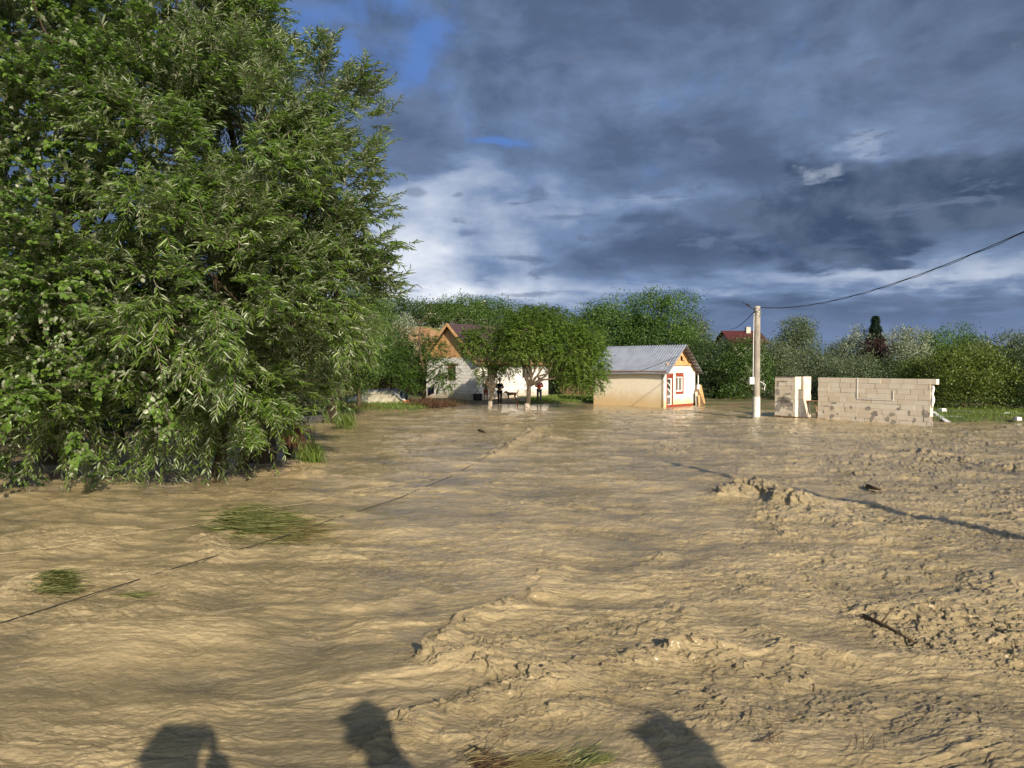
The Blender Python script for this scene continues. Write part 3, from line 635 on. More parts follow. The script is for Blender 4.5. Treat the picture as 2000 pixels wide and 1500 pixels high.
# fruit trees standing in the yard
def fruit_tree(name, label, base, blobs, mat, r, hs, lean, nsp, white=.0, leaf=(.12, .19), wr=.42, group='fruit trees in the flooded yard', extra=None, droop=.5):
    t_ = empty(name, base, label, 'tree', group)
    (v, f, rn), (tv, tf) = sprays(blobs, nsp, (.35, .7), 12, leaf, wr, droop, six=False, lo=.35, back_keep=.7)
    mesh_np('crown', v, f, M[mat], t_, rnd=rn)
    mb = trunk_mesh(base, blobs, r, hs, lean, 3)
    if extra: extra(mb)
    mb.build('trunk', M['bark'], t_, True)
    if white:
        w = MB(); w.tube([(base[0], base[1], -.25), (base[0]+lean[0]*.1, base[1], .05), (base[0]+lean[0]*white/hs*.9, base[1]+lean[1]*white/hs, white)], [r*1.55, r*1.40, r*1.18], 10, jit=.05); w.build('limewash_band', M['limewash'], t_, True)
    to_local(t_); return t_
b0 = gnd(1029, 801)
fruit_tree('cherry_tree', 'largest fruit tree with dense drooping crown and limewashed forked trunk', b0,
           [ib(1045, 640, 45, 60, 42), ib(1090, 680, 45, 72, 44), ib(1015, 680, 44.5, 42, 36), ib(1140, 710, 45, 48, 58), ib(1085, 650, 45.5, 60, 45), ib(1120, 690, 44.6, 55, 50), ib(1030, 655, 45, 48, 42), ib(1150, 660, 46, 30, 30), ib(1125, 728, 44.5, 40, 26), ib(1000, 650, 46, 25, 30), ib(1165, 735, 45, 18, 30), ib(1060, 612, 46, 22, 14)],
           'cherry', .15, 1.45, (.12, 0), 6500, .42)
b0 = gnd(956, 797)
fruit_tree('plum_tree', 'smaller fruit tree with leaning limewashed trunk beside the people', b0,
           [ib(950, 665, 46.5, 40, 26), ib(925, 680, 46.5, 22, 18), ib(975, 690, 46.5, 26, 32), ib(915, 665, 46.5, 20, 18), ib(990, 660, 46.5, 30, 26), ib(950, 725, 46.5, 24, 18), ib(990, 715, 46.5, 22, 16), ib(935, 655, 47, 18, 10)],
           'cherry', .11, 1.0, (.15, 0), 1900, .45)
b0 = gnd(826, 790)
fruit_tree('fruit_tree', 'half dead fruit tree with a bare upright limb left of the white house', b0,
           [ib(860, 720, 47, 32, 24), ib(790, 710, 48, 34, 34), ib(845, 680, 47.5, 22, 22), ib(870, 745, 47, 20, 14), ib(805, 740, 48, 26, 22), ib(820, 665, 48, 18, 14), ib(775, 670, 49, 24, 24)],
           'green', .11, 1.3, (.15, 0), 1500, 0,
           extra=lambda mb: (mb.tube([at(832, 738, 47), at(822, 700, 47), at(818, 665, 47), at(822, 632, 47)], [.10, .075, .06, .045], 7), mb.tube([at(822, 632, 47), at(812, 622, 47), at(806, 618, 47)], [.045, .02, .008], 5),
                             mb.tube([at(822, 632, 47), at(830, 622, 47), at(843, 600, 47), at(845, 585, 47)], [.045, .03, .015, .006], 5), mb.tube([at(835, 735, 47), at(850, 722, 47), at(868, 712, 47)], [.06, .04, .02], 5)))

# leaning stump-like willow trunks at the left shore, with flood grass caught on them
lw = empty('leaning_tree', gnd(640, 826), 'leaning young willow trunk in the flood behind the big willow', 'tree')
p0 = gnd(640, 826); mb = MB(); mb.tube([(p0[0], p0[1], -.3), p0, at(655, 780, p0[1]), at(668, 745, p0[1]), at(690, 690, p0[1])], [.33, .29, .24, .18, .08], 9, jit=.1); mb.build('trunk', M['bark'], lw, True)
(v, f, rn), _ = sprays([ib(665, 680, 31, 42, 38), ib(700, 640, 31, 35, 35), ib(650, 740, 31, 35, 16), ib(720, 610, 32, 35, 40)], 1200, (.4, .9), 16, (.13, .2), .2, .5, six=False, lo=.3)
mesh_np('crown', v, f, M['willow'], lw, rnd=rn); to_local(lw)

def blades(name, label, pts_fn, n, L, Wb, mat, flow=(1, 0, 0), lay=.8, cat=None, kind='stuff', arch=.0):
    p = pts_fn(n); n = len(p); rd = rdir(n)*.35; rd[:, 2] *= (.25 if lay > .85 else 1); rd[:, :2] *= 1.25; d = unit(np.array(flow)*lay+rd+np.array([0, 0, (1-lay)*(.3 if lay > .85 else 1)])); l = rng.uniform(*L, n)[:, None]
    side = unit(np.cross(d, np.array([0, 0, 1.])+rdir(n)*.5))*Wb*rng.uniform(.6, 1.4, (n, 1)); up = np.array([0, 0, 1.])
    q = [p, p+d*l*.35+up*arch*l*.5, p+d*l*.7+up*arch*l*.35, p+d*l-up*arch*l*.2]; w = [.7, 1, .7, .05]
    v = np.stack([a+sg*side*ww for a, ww in zip(q, w) for sg in (-.5, .5)], 1).reshape(-1, 3)
    i = np.arange(n)[:, None]*8; f = np.concatenate([i+np.array([[2*k, 2*k+1, 2*k+3, 2*k+2]]) for k in range(3)], 0)
    o = mesh_np(name, v, f, M[mat], rnd=np.repeat(rng.random(n), 8)); return tag(o, label, cat or 'grass', kind=kind)
def on_water(poly, jitter=0, up=(0, .06)):
    """points inside an ellipse given by photo pixels (cx,cy,rx,ry) on the water"""
    def fn(n):
        cx_, cy, rx, ry = poly; a = rng.random(n)*2*math.pi; r = np.abs(rng.normal(size=n))*.52
        P = np.array([gnd(cx_+rx*math.cos(t_)*q, cy+ry*math.sin(t_)*q) for t_, q in zip(a, r)])
        P = P[fbm(P[:, 0]*2.2, P[:, 1]*5, 2, 77)+.12 > rng.random(len(P))*.25-.05]; n = len(P)
        P[:, 2] = water_h(P[None, :, 0], P[None, :, 1])[0][0]+rng.uniform(*up, n); return P
    return fn
blades('flooded_grass', 'green grass island combed flat by the current near the willow', on_water((480, 1022, 100, 30), up=(-.02, .05)), 5200, (.2, .65), .013, 'wetgrass', (1, -.15, 0), .93, arch=.05)
blades('flooded_grass', 'pale trailing tail of the grass island reaching right', on_water((570, 1040, 75, 22), up=(0, .03)), 1100, (.25, .6), .009, 'strawgrass', (1, -.1, 0), .97, arch=.03)
blades('flooded_grass', 'small tuft of grass breaking the water at the left edge', on_water((100, 1153, 48, 18)), 1100, (.12, .3), .012, 'wetgrass', (1, -.1, .1), .9, arch=.10)
blades('flooded_grass', 'thin strands of weed drifting at lower left', on_water((250, 1160, 50, 5), up=(0, .02)), 120, (.2, .45), .008, 'wetgrass', (1, -.05, 0), .98)
blades('flooded_grass', 'green and white grass tips combed by water at the bottom edge', on_water((1170, 1485, 90, 34), up=(-.01, .02)), 1500, (.06, .18), .006, 'wetgrass', (1, .45, .1), .93, arch=.06)
blades('flooded_grass', 'bleached straw stalks at the bottom edge beside the green tips', on_water((1010, 1494, 90, 20), up=(0, .05)), 800, (.10, .28), .006, 'strawgrass', (1, .2, .05), .95, arch=.06)
blades('plant_debris', 'rusty brown raft of twigs and leaves at the bottom edge', on_water((960, 1500, 60, 18), up=(0, .05)), 700, (.04, .13), .006, 'reddebris', (1, .3, .0), .9, cat='debris')
def hang_grass(label, px, py, d, wpx, hpx, n, mat='wetgrass'):
    def fn(n_):
        c = at(px, py, d); k = d/F
        return np.stack([c[0]+rng.normal(size=n_)*wpx*k*.4, d+rng.normal(size=n_)*.15, c[2]+np.abs(rng.normal(size=n_))*hpx*k*.35], -1)
    return blades('caught_grass', label, fn, n, (hpx*d/F*.5, hpx*d/F*1.0), .014, mat, (.25, 0, -1.), .9, arch=.05)
hang_grass('hank of flood grass hanging from roots right of the willow trunk', 603, 885, 19.5, 26, 36, 900, 'grass')
hang_grass('hank of green grass caught on the leaning trunk', 670, 822, 30, 26, 26, 700, 'grass')
hang_grass('brown roots and straw snagged against the dark willow trunk', 572, 850, 19.2, 30, 40, 500, 'reddebris')

def on_ground(x0, x1, y0, y1):
    def fn(n):
        x = rng.uniform(x0, x1, n); y = rng.uniform(y0, y1, n); z = ground_h(x, y); k = z > -.03; return np.stack([x, y, z], -1)[k]
    return fn
blades('grass', 'green grass on the strip of land in front of the tarp heap', on_ground(-12.5, -5.5, 38, 49), 9000, (.08, .25), .02, 'grass', (0, 0, 1), .6)
blades('grass', 'short lawn under the cherry tree beside the cottage', on_ground(.5, 8.5, 50, 62), 14000, (.06, .2), .025, 'grass', (0, 0, 1), .6)
blades('grass', 'wet grass growing through shallow water right of the block wall', on_ground(18.5, 30, 31.5, 44), 15000, (.06, .22), .018, 'grass', (0, 0, 1), .6)
blades('reeds', 'dry pale reeds standing behind the tarp heap', on_ground(-12.0, -8.2, 53, 55), 900, (.8, 1.7), .03, 'strawgrass', (0, 0, 1), .9)
def weeds(cx_, cy, sx_, sy, hgt_):
    def fn(n):
        x = rng.normal(cx_, sx_, n); y = rng.normal(cy, sy, n); return np.stack([x, y, np.maximum(ground_h(x, y), 0)+rng.random(n)*hgt_], -1)
    return fn
p0 = gnd(850, 797); blades('brush_pile', 'brown heap of brushwood and roots stranded beside the half dead tree', weeds(p0[0], p0[1], .8, .35, .18), 1200, (.2, .7), .022, 'reddebris', (1, 0, .3), .5, cat='brush heap', kind='thing')
p0 = gnd(690, 800); blades('plant_debris', 'reddish dead leaves and mud washed up left of the grass strip', weeds(p0[0], p0[1]-.5, .8, .8, .08), 1500, (.1, .3), .03, 'reddebris', (1, 0, .1), .7, cat='debris')

# ------------------------------------------------------------------ cottage with the metal roof
def frame2(C, u):
    """local frame: origin C, x along u (ground direction), y = inward normal"""
    ux, uy = u; return lambda a, b_, z: (C[0]+ux*a-uy*b_, C[1]+uy*a+ux*b_, z)
c0 = gnd(1296, 795.5); gdir = np.array([.705, .709])
L2 = frame2(c0, gdir)            # a along the gable, b backwards (into the long side)
GW, GL, HW, HR = 3.92, 5.8, 2.30, 4.12
cot = empty('cottage', (c0[0], c0[1], 0), 'small cream cottage with grey corrugated metal roof and red trimmed door', 'house')
# material of the stained render
mm, t, b = pmat('stained_render', .9, .1); co = obj_co(t); sp = t.new('ShaderNodeSeparateXYZ'); t.l.new(co, sp.inputs[0])
nz = t.noise(t.vmul(co, (1, 1, .5)), 1.1, 6, .6); n2 = t.noise(co, 6, 5, .6)
damp = t.mr(t.m('ADD', sp.outputs[2], t.m('MULTIPLY', t.m('SUBTRACT', nz, .5), 1.5)), .1, 1.3, 1., 0.)
col = t.mix(damp, (.80, .73, .60), (.62, .46, .26)); col = t.mix(t.mr(n2, .4, .75, 0, .25), col, (.45, .36, .25)); t.put(b.inputs['Base Color'], col); M['render'] = mm
mm, t, b = pmat('whitewashed_render', .9, .1); co = obj_co(t); sp = t.new('ShaderNodeSeparateXYZ'); t.l.new(co, sp.inputs[0])
nz = t.noise(t.vmul(co, (1.5, 1.5, .5)), 1.4, 6, .6)
damp = t.mr(t.m('ADD', sp.outputs[2], t.m('MULTIPLY', t.m('SUBTRACT', nz, .5), 1.2)), .1, .75, 1., 0.)
t.put(b.inputs['Base Color'], t.mix(damp, (.76, .73, .66), (.60, .46, .26))); M['whitewash'] = mm
mm, t, b = pmat('corrugated_sheet', .38, .5); b.inputs['Metallic'].default_value = .2; co = obj_co(t)
n1 = t.noise(t.vmul(co, (1, 1, .6)), 1.6, 6, .6); t.put(b.inputs['Base Color'], t.mix(t.mr(n1, .35, .65), (.34, .38, .45), (.26, .29, .355))); M['sheet'] = mm
def quadbox(mb, corners, th):
    """slab: 4 corners (outer face) thickened by th vector"""
    c = [Vector(q) for q in corners]; d = Vector(th); vs = c+[q+d for q in c]
    mb.add(vs, [(0, 1, 2, 3), (7, 6, 5, 4), (0, 4, 5, 1), (1, 5, 6, 2), (2, 6, 7, 3), (3, 7, 4, 0)])
# walls : long side (a=0), gable (b=0), others
w = MB(); quadbox(w, [L2(0, 0, -.4), L2(0, GL, -.4), L2(0, GL, HW), L2(0, 0, HW)], Vector(L2(.2, 0, 0))-Vector(L2(0, 0, 0)))
quadbox(w, [L2(GW, .2, -.4), L2(GW, GL, -.4), L2(GW, GL, HW), L2(GW, .2, HW)], Vector(L2(-.2, 0, 0))-Vector(L2(0, 0, 0)))
quadbox(w, [L2(.2, GL-.01, -.4), L2(GW-.2, GL-.01, -.4), L2(GW-.2, GL-.01, HW), L2(.2, GL-.01, HW)], Vector(L2(0, -.2, 0))-Vector(L2(0, 0, 0)))
w.build('side_wall', M['render'], cot)
w = MB()
D0, D1, DH = .42, 1.02, 1.92; W0, W1, WZ0, WZ1 = 1.50, 2.35, .98, 2.0
gb = Vector(L2(0, .2, 0))-Vector(L2(0, 0, 0))
def gq(a0, a1, z0, z1): quadbox(w, [L2(a0, -.004, z0), L2(a1, -.004, z0), L2(a1, -.004, z1), L2(a0, -.004, z1)], gb)
gq(.0, D0, -.4, HW); gq(D0, D1, DH, HW); gq(D1, W0, -.4, HW); gq(W0, W1, -.4, WZ0); gq(W0, W1, WZ1, HW); gq(W1, GW, -.4, HW)
w.build('gable_wall', M['whitewash'], cot)
# timber gable with triangular hole
w = MB(); zg = HW+.004
def gz(a): return HW+(HR-.16-HW)*(1-abs(a-GW/2)/(GW/2))
A0, A1 = GW/2+.12, GW/2+.62
def tq(pts): quadbox(w, [L2(a, .03, z) for a, z in pts], Vector(L2(0, .05, 0))-Vector(L2(0, 0, 0)))
tq([(.0, zg), (GW, zg), (GW-.42, zg+.42), (.42, zg+.42)])
w.build('plaster_band', M['render'], cot)
w = MB()
xs = np.linspace(.42, GW-.42, 12)
for a, c in zip(xs[:-1], xs[1:]):
    mid = (a+c)/2
    if A0-.05 < mid < A1+.05:
        tq([(a+.006, HW+.44), (c-.006, HW+.44), (c-.006, HW+.75), (a+.006, HW+.75)]); hi = min(gz(a), gz(c))-.05
        lo_ = HW+.75+max(0, (1-(mid-A0)/(A1-A0)))*.55
        if hi > lo_: tq([(a+.006, lo_), (c-.006, lo_-.1), (c-.006, gz(c)-.04), (a+.006, gz(a)-.04)])
    else: tq([(a+.006, HW+.44), (c-.006, HW+.44), (c-.006, gz(c)-.04), (a+.006, gz(a)-.04)])
w.bar(L2(.35, -.02, HW+.52), L2(GW-.35, -.02, HW+.52), .07, .15)
w.build('gable_boards', M['timber'], cot)
w = MB(); w.box(L2(GW/2+.1, .35, HW+.9), (1.4, .05, .9), math.atan2(gdir[1], gdir[0])); w.build('loft_opening', M['darkvoid'], cot)
# corrugated roof: two slopes with real corrugation
OV, ER = .52, .28
def roof_slope(side, name, mat, under=0.0, corr=True):
    nb_, ns = 330, 7; b_ = np.linspace(-OV, GL+.3, nb_); tt = np.linspace(0, 1, ns); B_, TT = np.meshgrid(b_, tt)
    half = GW/2+ER; a = GW/2+side*half*TT; z = HR-(HR-HW+.12)*TT
    sag = .03*np.sin(B_*1.1)*TT; cz = .019*np.cos(B_*2*math.pi/.20) if corr else 0
    z = z+cz+sag-under-(TT > .55)*.0+np.where(TT < .55, .012, 0)
    P = np.stack([c0[0]+gdir[0]*a-gdir[1]*B_, c0[1]+gdir[1]*a+gdir[0]*B_, z], -1).reshape(-1, 3)
    return mesh_np(name, P, grid_faces(ns, nb_), M[mat], cot, smooth=True)
r1 = roof_slope(-1, 'roof', 'sheet'); r2 = roof_slope(1, 'roof', 'sheet')
for r_ in (r1, r2):
    md = r_.modifiers.new('thick', 'SOLIDIFY'); md.thickness = .006
w = MB()
for sd in (-1, 1):     # underside battens and rafters visible at the gable overhang
    for k in range(9):
        q = (k+.5)/9; a = GW/2+sd*(GW/2+ER)*q; z = HR-(HR-HW+.12)*q-.07; w.bar(L2(a, -OV+.03, z), L2(a, .6, z), .17, .022, up=(0, 0, 1))
    w.bar(L2(GW/2, -.05, HR-.14), L2(GW/2+sd*(GW/2+ER-.05), -.05, HW-.18), .05, .10)
w.build('roof_boards', M['oldwood'], cot)
w = MB(); w.bar(L2(-.16, -.3, HW+.02), L2(-.16, GL+.1, HW+.02), .05, .12); w.build('eaves_board', M['oldwood'], cot)
# door
w = MB(); w.box(L2(.72, .10, 0), (.01, .01, .01)); fr = MB()
def gbx(m_, a0, a1, z0, z1, y0, th):   # box on the gable plane
    quadbox(m_, [L2(a0, y0, z0), L2(a1, y0, z0), L2(a1, y0, z1), L2(a0, y0, z1)], Vector(L2(0, th, 0))-Vector(L2(0, 0, 0)))
gbx(fr, D0-.10, D0, -.1, DH+.30, -.02, .06); gbx(fr, D1, D1+.10, -.1, DH+.30, -.02, .06); gbx(fr, D0, D1, DH, DH+.30, -.018, .06)
fr.build('door_surround', M['redpaint'], cot)
dr = MB(); gbx(dr, D0, D0+.09, .03, DH, .05, .05); gbx(dr, D1-.09, D1, .03, DH, .05, .05); gbx(dr, D0+.09, D1-.09, DH-.1, DH, .05, .05); gbx(dr, D0+.09, D1-.09, .03, .16, .05, .05); gbx(dr, D0+.09, D1-.09, .62, .74, .05, .05)
for z in (.95, 1.35):
    dr.bar(L2(D0+.09, .07, z+.28), L2(D1-.09, .07, z), .05, .06)
door = dr.build('door', M['pvc'], cot)
gl = MB(); gbx(gl, D0+.08, D1-.08, .1, DH-.05, .085, .01); gl.build('pane', M['glass'], door)
gc = MB(); gbx(gc, D0+.1, D1-.12, .12, 1.2, .082, .001); gc.build('curtain', M['curtain'], door)
# window
fr = MB(); gbx(fr, W0-.06, W1+.06, WZ1, WZ1+.24, -.02, .05); gbx(fr, W0-.06, W1+.06, WZ0-.16, WZ0, -.03, .07); gbx(fr, W1, W1+.07, WZ0, WZ1, -.02, .05); gbx(fr, W0-.06, W0, WZ0, WZ1, -.02, .05)
win = MB(); gbx(win, W0, W1, WZ1-.08, WZ1, .03, .05); gbx(win, W0, W1, WZ0, WZ0+.09, .03, .05); gbx(win, W0, W0+.07, WZ0+.09, WZ1-.08, .03, .05); gbx(win, W1-.09, W1, WZ0+.09, WZ1-.08, .03, .05); gbx(win, W0+.31, W0+.38, WZ0+.09, WZ1-.08, .03, .05)
wn = win.build('window', M['pvc'], cot); fr.build('frame', M['redpaint'], wn)
gl = MB(); gbx(gl, W0+.05, W1-.05, WZ0+.05, WZ1-.05, .07, .01); gl.build('pane', M['glass'], wn)
gc = MB(); gbx(gc, W0+.16, W0+.30, WZ0+.08, WZ1-.08, .066, .002); gbx(gc, W0+.38, W1-.1, WZ0+.08, WZ1-.08, .066, .002); gc.build('curtain', M['curtain'], wn)
pl = MB(); gbx(pl, D0, GW, -.3, .13, -.03, .03); pl.build('plinth', M['redpaint'], cot)
cb = MB(); cb.tube([L2(-.9+.9*k/8, -.2+.15*k, HW+.15+.62*(k/8)+.05) for k in range(9)][:1]+[L2(GW/2-(GW/2+ER)*q, bb, HR-(HR-HW+.12)*q+.05) for q, bb in ((.95, 2.6), (.9, 1.6), (.72, .9), (.55, .2), (.45, -.45))], .014, 5); 
cb = MB(); cb.tube([L2(GW/2-(GW/2+ER)*q, bb, HR-(HR-HW+.12)*q+.05) for q, bb in ((.97, 2.8), (.92, 1.7), (.75, .9), (.55, .1), (.40, -.50))], .014, 5); cb.build('roof_cable', M['cable'], cot)
ds = MB(); ds.tube([L2(GW+.22, -.12, 2.2), L2(GW+.22, -.12, 1.2), L2(GW+.20, -.12, -.2)], .035, 7); ds.build('downpipe', M['pvc'], cot)
mb_ = MB(); mb_.box(L2(GW+.3, -.1, 1.25), (.26, .12, .32), math.atan2(gdir[1], gdir[0])); mb_.build('meter_box', M['pvc'], cot)
to_local(cot)
# boards leaning at its right side
def lean_board(name, label, a, bq, w_, th, mat, cat='board'):
    m_ = MB(); m_.bar(a, bq, w_, th, up=(0, -1, .3)); o = m_.build(name, M[mat], None)
    o.data.transform(Matrix.Translation(-Vector(a))); o.location = a; return tag(o, label, cat)
dd = c0[1]+2.3
lean_board('timber_panel', 'orange timber panel leaning against the cottage corner', at(1373, 795, dd+.3), at(1364, 753, dd+.7), .42, .05, 'timber')
lean_board('leaning_plank', 'wide dark brown plank leaning steeply beside the cottage', at(1373, 796, dd-.2), at(1360, 761, dd+.4), .30, .06, 'oldwood')
lean_board('wooden_post', 'short pale wooden post standing beside the cottage downpipe', at(1366, 795, dd-.1), at(1365, 772, dd-.1), .10, .1, 'timber', 'post')
lean_board('wooden_post', 'grey weathered board on end nearest the cottage wall', at(1361, 795, dd+.1), at(1360, 765, dd+.1), .16, .05, 'plaster', 'post')

# ------------------------------------------------------------------ white house with timber gable
w0 = gnd(931, 784, .0); hu = np.array([.68, .733])     # along the long wall
L3 = frame2(w0, hu)              # a along long wall (to the right, away), b = towards the back-left (gable width)
HL, HWd, EV, RG = 8.5, 5.9, 3.35, 6.0
hs = empty('unfinished_house', (w0[0], w0[1], 0), 'white block house with orange timber gable and dark brown roof behind the fruit trees', 'house')
mm, t, b = pmat('white_block', .9, .1); co = obj_co(t)
bk = t.new('ShaderNodeTexBrick'); bk.inputs['Scale'].default_value = 1.0; bk.inputs['Brick Width'].default_value = .6; bk.inputs['Row Height'].default_value = .25; bk.inputs['Mortar Size'].default_value = .012
bk.inputs['Color1'].default_value = (.74, .73, .70, 1); bk.inputs['Color2'].default_value = (.66, .64, .60, 1); bk.inputs['Mortar'].default_value = (.36, .33, .29, 1)
sp = t.new('ShaderNodeSeparateXYZ'); t.l.new(co, sp.inputs[0]); cb_ = t.new('ShaderNodeCombineXYZ')
t.l.new(t.m('SUBTRACT', sp.outputs[0], sp.outputs[1]), cb_.inputs[0]); t.l.new(sp.outputs[2], cb_.inputs[1]); t.l.new(cb_.outputs[0], bk.inputs['Vector'])
nz = t.noise(co, 1.2, 6, .6); dirt = t.mr(t.m('ADD', sp.outputs[2], t.m('MULTIPLY', t.m('SUBTRACT', nz, .5), 1.2)), .25, .9, 1., 0.)
t.put(b.inputs['Base Color'], t.mix(t.m('MULTIPLY', dirt, .75), bk.outputs[0], (.36, .29, .2))); M['whiteblock'] = mm
def q3(mb_, a0, b0_, a1, b1_, z0, z1, th):     # vertical slab between two plan points
    th = Vector(L3(*th, 0))-Vector(L3(0, 0, 0)); quadbox(mb_, [L3(a0, b0_, z0), L3(a1, b1_, z0), L3(a1, b1_, z1), L3(a0, b0_, z1)], th)
w = MB(); q3(w, 0, 0, HL, 0, -.3, EV, (0, .25)); q3(w, HL, .25, HL, HWd, -.3, EV, (-.25, 0)); w.build('long_wall', M['whiteblock'], hs)
w = MB(); WA, WBb = 2.35, 3.35    # gable window between b=..
for (p_, q_, z0, z1) in ((.25, WA, -.3, EV), (WBb, HWd, -.3, EV), (WA, WBb, -.3, 1.55), (WA, WBb, 2.75, EV)): q3(w, -.004, p_, -.004, q_, z0, z1, (.25, 0))
w.build('gable_wall', M['whiteblock'], hs)
w = MB(); q3(w, .05, WA, .05, WBb, 2.6, 2.75, (.1, 0)); q3(w, .05, WA, .05, WBb, 1.55, 1.65, (.1, 0)); q3(w, .05, WA, .05, WA+.1, 1.65, 2.6, (.1, 0)); q3(w, .05, WBb-.1, .05, WBb, 1.65, 2.6, (.1, 0)); q3(w, .06, 2.82, .06, 2.88, 1.65, 2.6, (.08, 0))
wn = w.build('window', M['oldwood'], hs); w = MB(); q3(w, .13, WA+.05, .13, WBb-.05, 1.6, 2.7, (.02, 0)); w.build('pane', M['glass'], wn)
w = MB(); q3(w, -.02, WA-.25, -.02, WBb+.25, 2.752, 2.87, (.016, 0)); w.build('lintel', M['oldwood'], hs)
w = MB(); n_ = 30
def rz_(b_): return EV+(RG-EV)*(1-abs(b_-HWd/2)/(HWd/2))
for k in range(n_):
    a_, c_ = HWd*k/n_, HWd*(k+1)/n_; th = Vector(L3(.03, 0, 0))-Vector(L3(0, 0, 0))
    quadbox(w, [L3(.02, a_+.006, EV+.01), L3(.02, c_-.006, EV+.01), L3(.02, c_-.006, rz_(c_)-.02), L3(.02, a_+.006, rz_(a_)-.02)], th)
w.build('gable_boards', M['timber'], hs)
OVG, OVE = .35, .45
for sd, nm in ((-1, 'roof'), (1, 'roof')):
    w = MB(); bo = HWd/2+sd*(HWd/2+OVE); ze = EV-(RG-EV)/(HWd/2)*OVE
    pts = [L3(-OVG, HWd/2, RG+.06), L3(HL+.5, HWd/2, RG+.06), L3(HL+.5, bo, ze+.06), L3(-OVG, bo, ze+.06)]
    if sd > 0: pts = pts[::-1]
    quadbox(w, pts, (0, 0, -.05)); rf = w.build(nm, M['darkroof'], hs)
    w = MB(); w.bar(L3(-OVG-.03, HWd/2, RG-.02), L3(-OVG-.03, bo, ze-.03), .04, .2); w.bar(L3(-OVG, bo, ze-.04), L3(HL+.5, bo, ze-.04), .04, .16); w.build('fascia', M['timber'], rf)
w = MB()
for k in range(14): w.bar(L3(.2+k*.6, -OVE+.02, EV-.25), L3(.2+k*.6, .3, EV+.05), .06, .12)
w.build('rafter_ends', M['timber'], hs)
for a_ in (1.2, 5.2): w = MB(); q3(w, a_, -.012, a_+1.05, -.012, 1.75, 2.75, (0, .01)); w.build('side_window', M['glass'], hs)
to_local(hs)

# houses far back
def far_house(label, px, ytop, d, w_, dep, hw, hr, roofm, rot, z0):
    x, y, zt = at(px, ytop, d); e = empty('far_house', (x, y, z0), label, 'house', rz=rot)
    h = zt-z0; ev = h-hr; m_ = MB(); m_.box((0, 0, ev/2), (w_, dep, ev)); m_.add([(-w_/2, -dep/2, ev), (-w_/2, dep/2, ev), (-w_/2, 0, h-.05)], [(0, 2, 1)]); m_.add([(w_/2, -dep/2, ev), (w_/2, dep/2, ev), (w_/2, 0, h-.05)], [(0, 1, 2)]); m_.build('wall', M['plaster'], e)
    for sg in (-1, 1):
        m_ = MB(); pts = [(-w_/2-.4, 0, h), (-w_/2-.4, sg*(dep/2+.4), ev-.15), (w_/2+.4, sg*(dep/2+.4), ev-.15), (w_/2+.4, 0, h)]
        if sg > 0: pts = pts[::-1]
        quadbox(m_, pts, (0, 0, -.08)); rf = m_.build('roof', M[roofm], e)
    m_ = MB(); m_.box((w_*.2, -.3, h+.0), (.5, .5, .8)) if w_ < 4 else m_.box((-w_*.2, .6, h-.5), (.4, .4, .8)); m_.build('chimney', M['plaster'], rf)
    for k in (-.25, .2):
        m_ = MB(); m_.box((k*w_, -dep/2-.02, ev*.55), (.9, .06, 1.1)); m_.build('window', M['glass'], e)
    return e
far_house('distant house with a dark red roof behind the trees left of the utility pole', 1446, 646, 80, 3.6, 5, 2.4, 1.4, 'redroof', R(5), .1)
far_house('tiny pale house with chimney on the hill top above the trees', 937, 592, 92, 3.2, 3.2, 2, 1.3, 'redroof', R(75), 6.0)
far_house('low dark roofed shed showing between bushes on the hill', 870, 593, 90, 4, 4, 2, .8, 'darkroof', R(-10), 6.2)

# ------------------------------------------------------------------ unfinished block walls
mm, t, b = pmat('aerated_block', .92, .1); co = obj_co(t); n1 = t.noise(co, 2.2, 6, .6); n2 = t.noise(co, 14, 5, .6)
base = t.mix(attr(t), (.74, .62, .48), (.84, .75, .62)); base = t.mix(t.mr(n1, .45, .8, 0, .45), base, (.60, .47, .30)); base = t.mix(t.mr(n2, .5, .9, 0, .25), base, (.3, .26, .22)); t.put(b.inputs['Base Color'], base)
M['block'] = mm
M['mortar'] = simple('mortar', (.25, .22, .19), (.16, .14, .125), 10, .95, .1)
M['smear'] = simple('mortar_smear', (.27, .245, .215), (.50, .44, .37), 5, .95, .1)
pA = gnd(1513, 813.5); wd = np.array([.57, -.822]); wd = wd/np.linalg.norm(wd)
L4 = frame2(pA, wd)      # a along the wall to the right/nearer, b into the building (away)
nrm4 = np.array([-wd[1], wd[0]])
ang4 = math.atan2(wd[1], wd[0])
def block_wall(mb_, core, a0, a1, b0_, z0, rows, rh=.238, bl=.60, th=.24, seed=1, top_gap=(), axis='a', hole=None):
    rs = random.Random(seed); Rm = Matrix.Rotation(ang4, 3, 'Z')
    for r_ in range(rows):
        zz_ = z0+(r_+.5)*rh; cuts = [(a0, a1)]
        if hole and hole[2] < zz_ < hole[3]: cuts = [(a0, hole[0]), (hole[1], a1)]
        a = a0-(rs.uniform(.15, .45) if r_ % 2 else 0); spans = []
        while a < a1-.02:
            e = a+bl*(1 if rs.random() < .85 else rs.uniform(.5, .8)); spans.append((a, e)); a = e
        for s_, e_ in [(max(p_, c_[0]), min(q_, c_[1])) for p_, q_ in spans for c_ in cuts]:
            if e_-s_ < .06: continue
            z = z0+r_*rh
            gap = .006 if rs.random() < .85 else .03
            off = rs.uniform(-.006, .006)
            c_ = (s_+e_)/2
            pos = L4(c_, b0_+th/2+off, z+rh/2) if axis == 'a' else L4(b0_+th/2+off, c_, z+rh/2)
            dim = (e_-s_-gap, th, rh-.006) if axis == 'a' else (th, e_-s_-gap, rh-.006)
            mb_.box(pos, dim, Rm, rs.random())
    return mb_
Lm = 7.9; mainA = 2.49
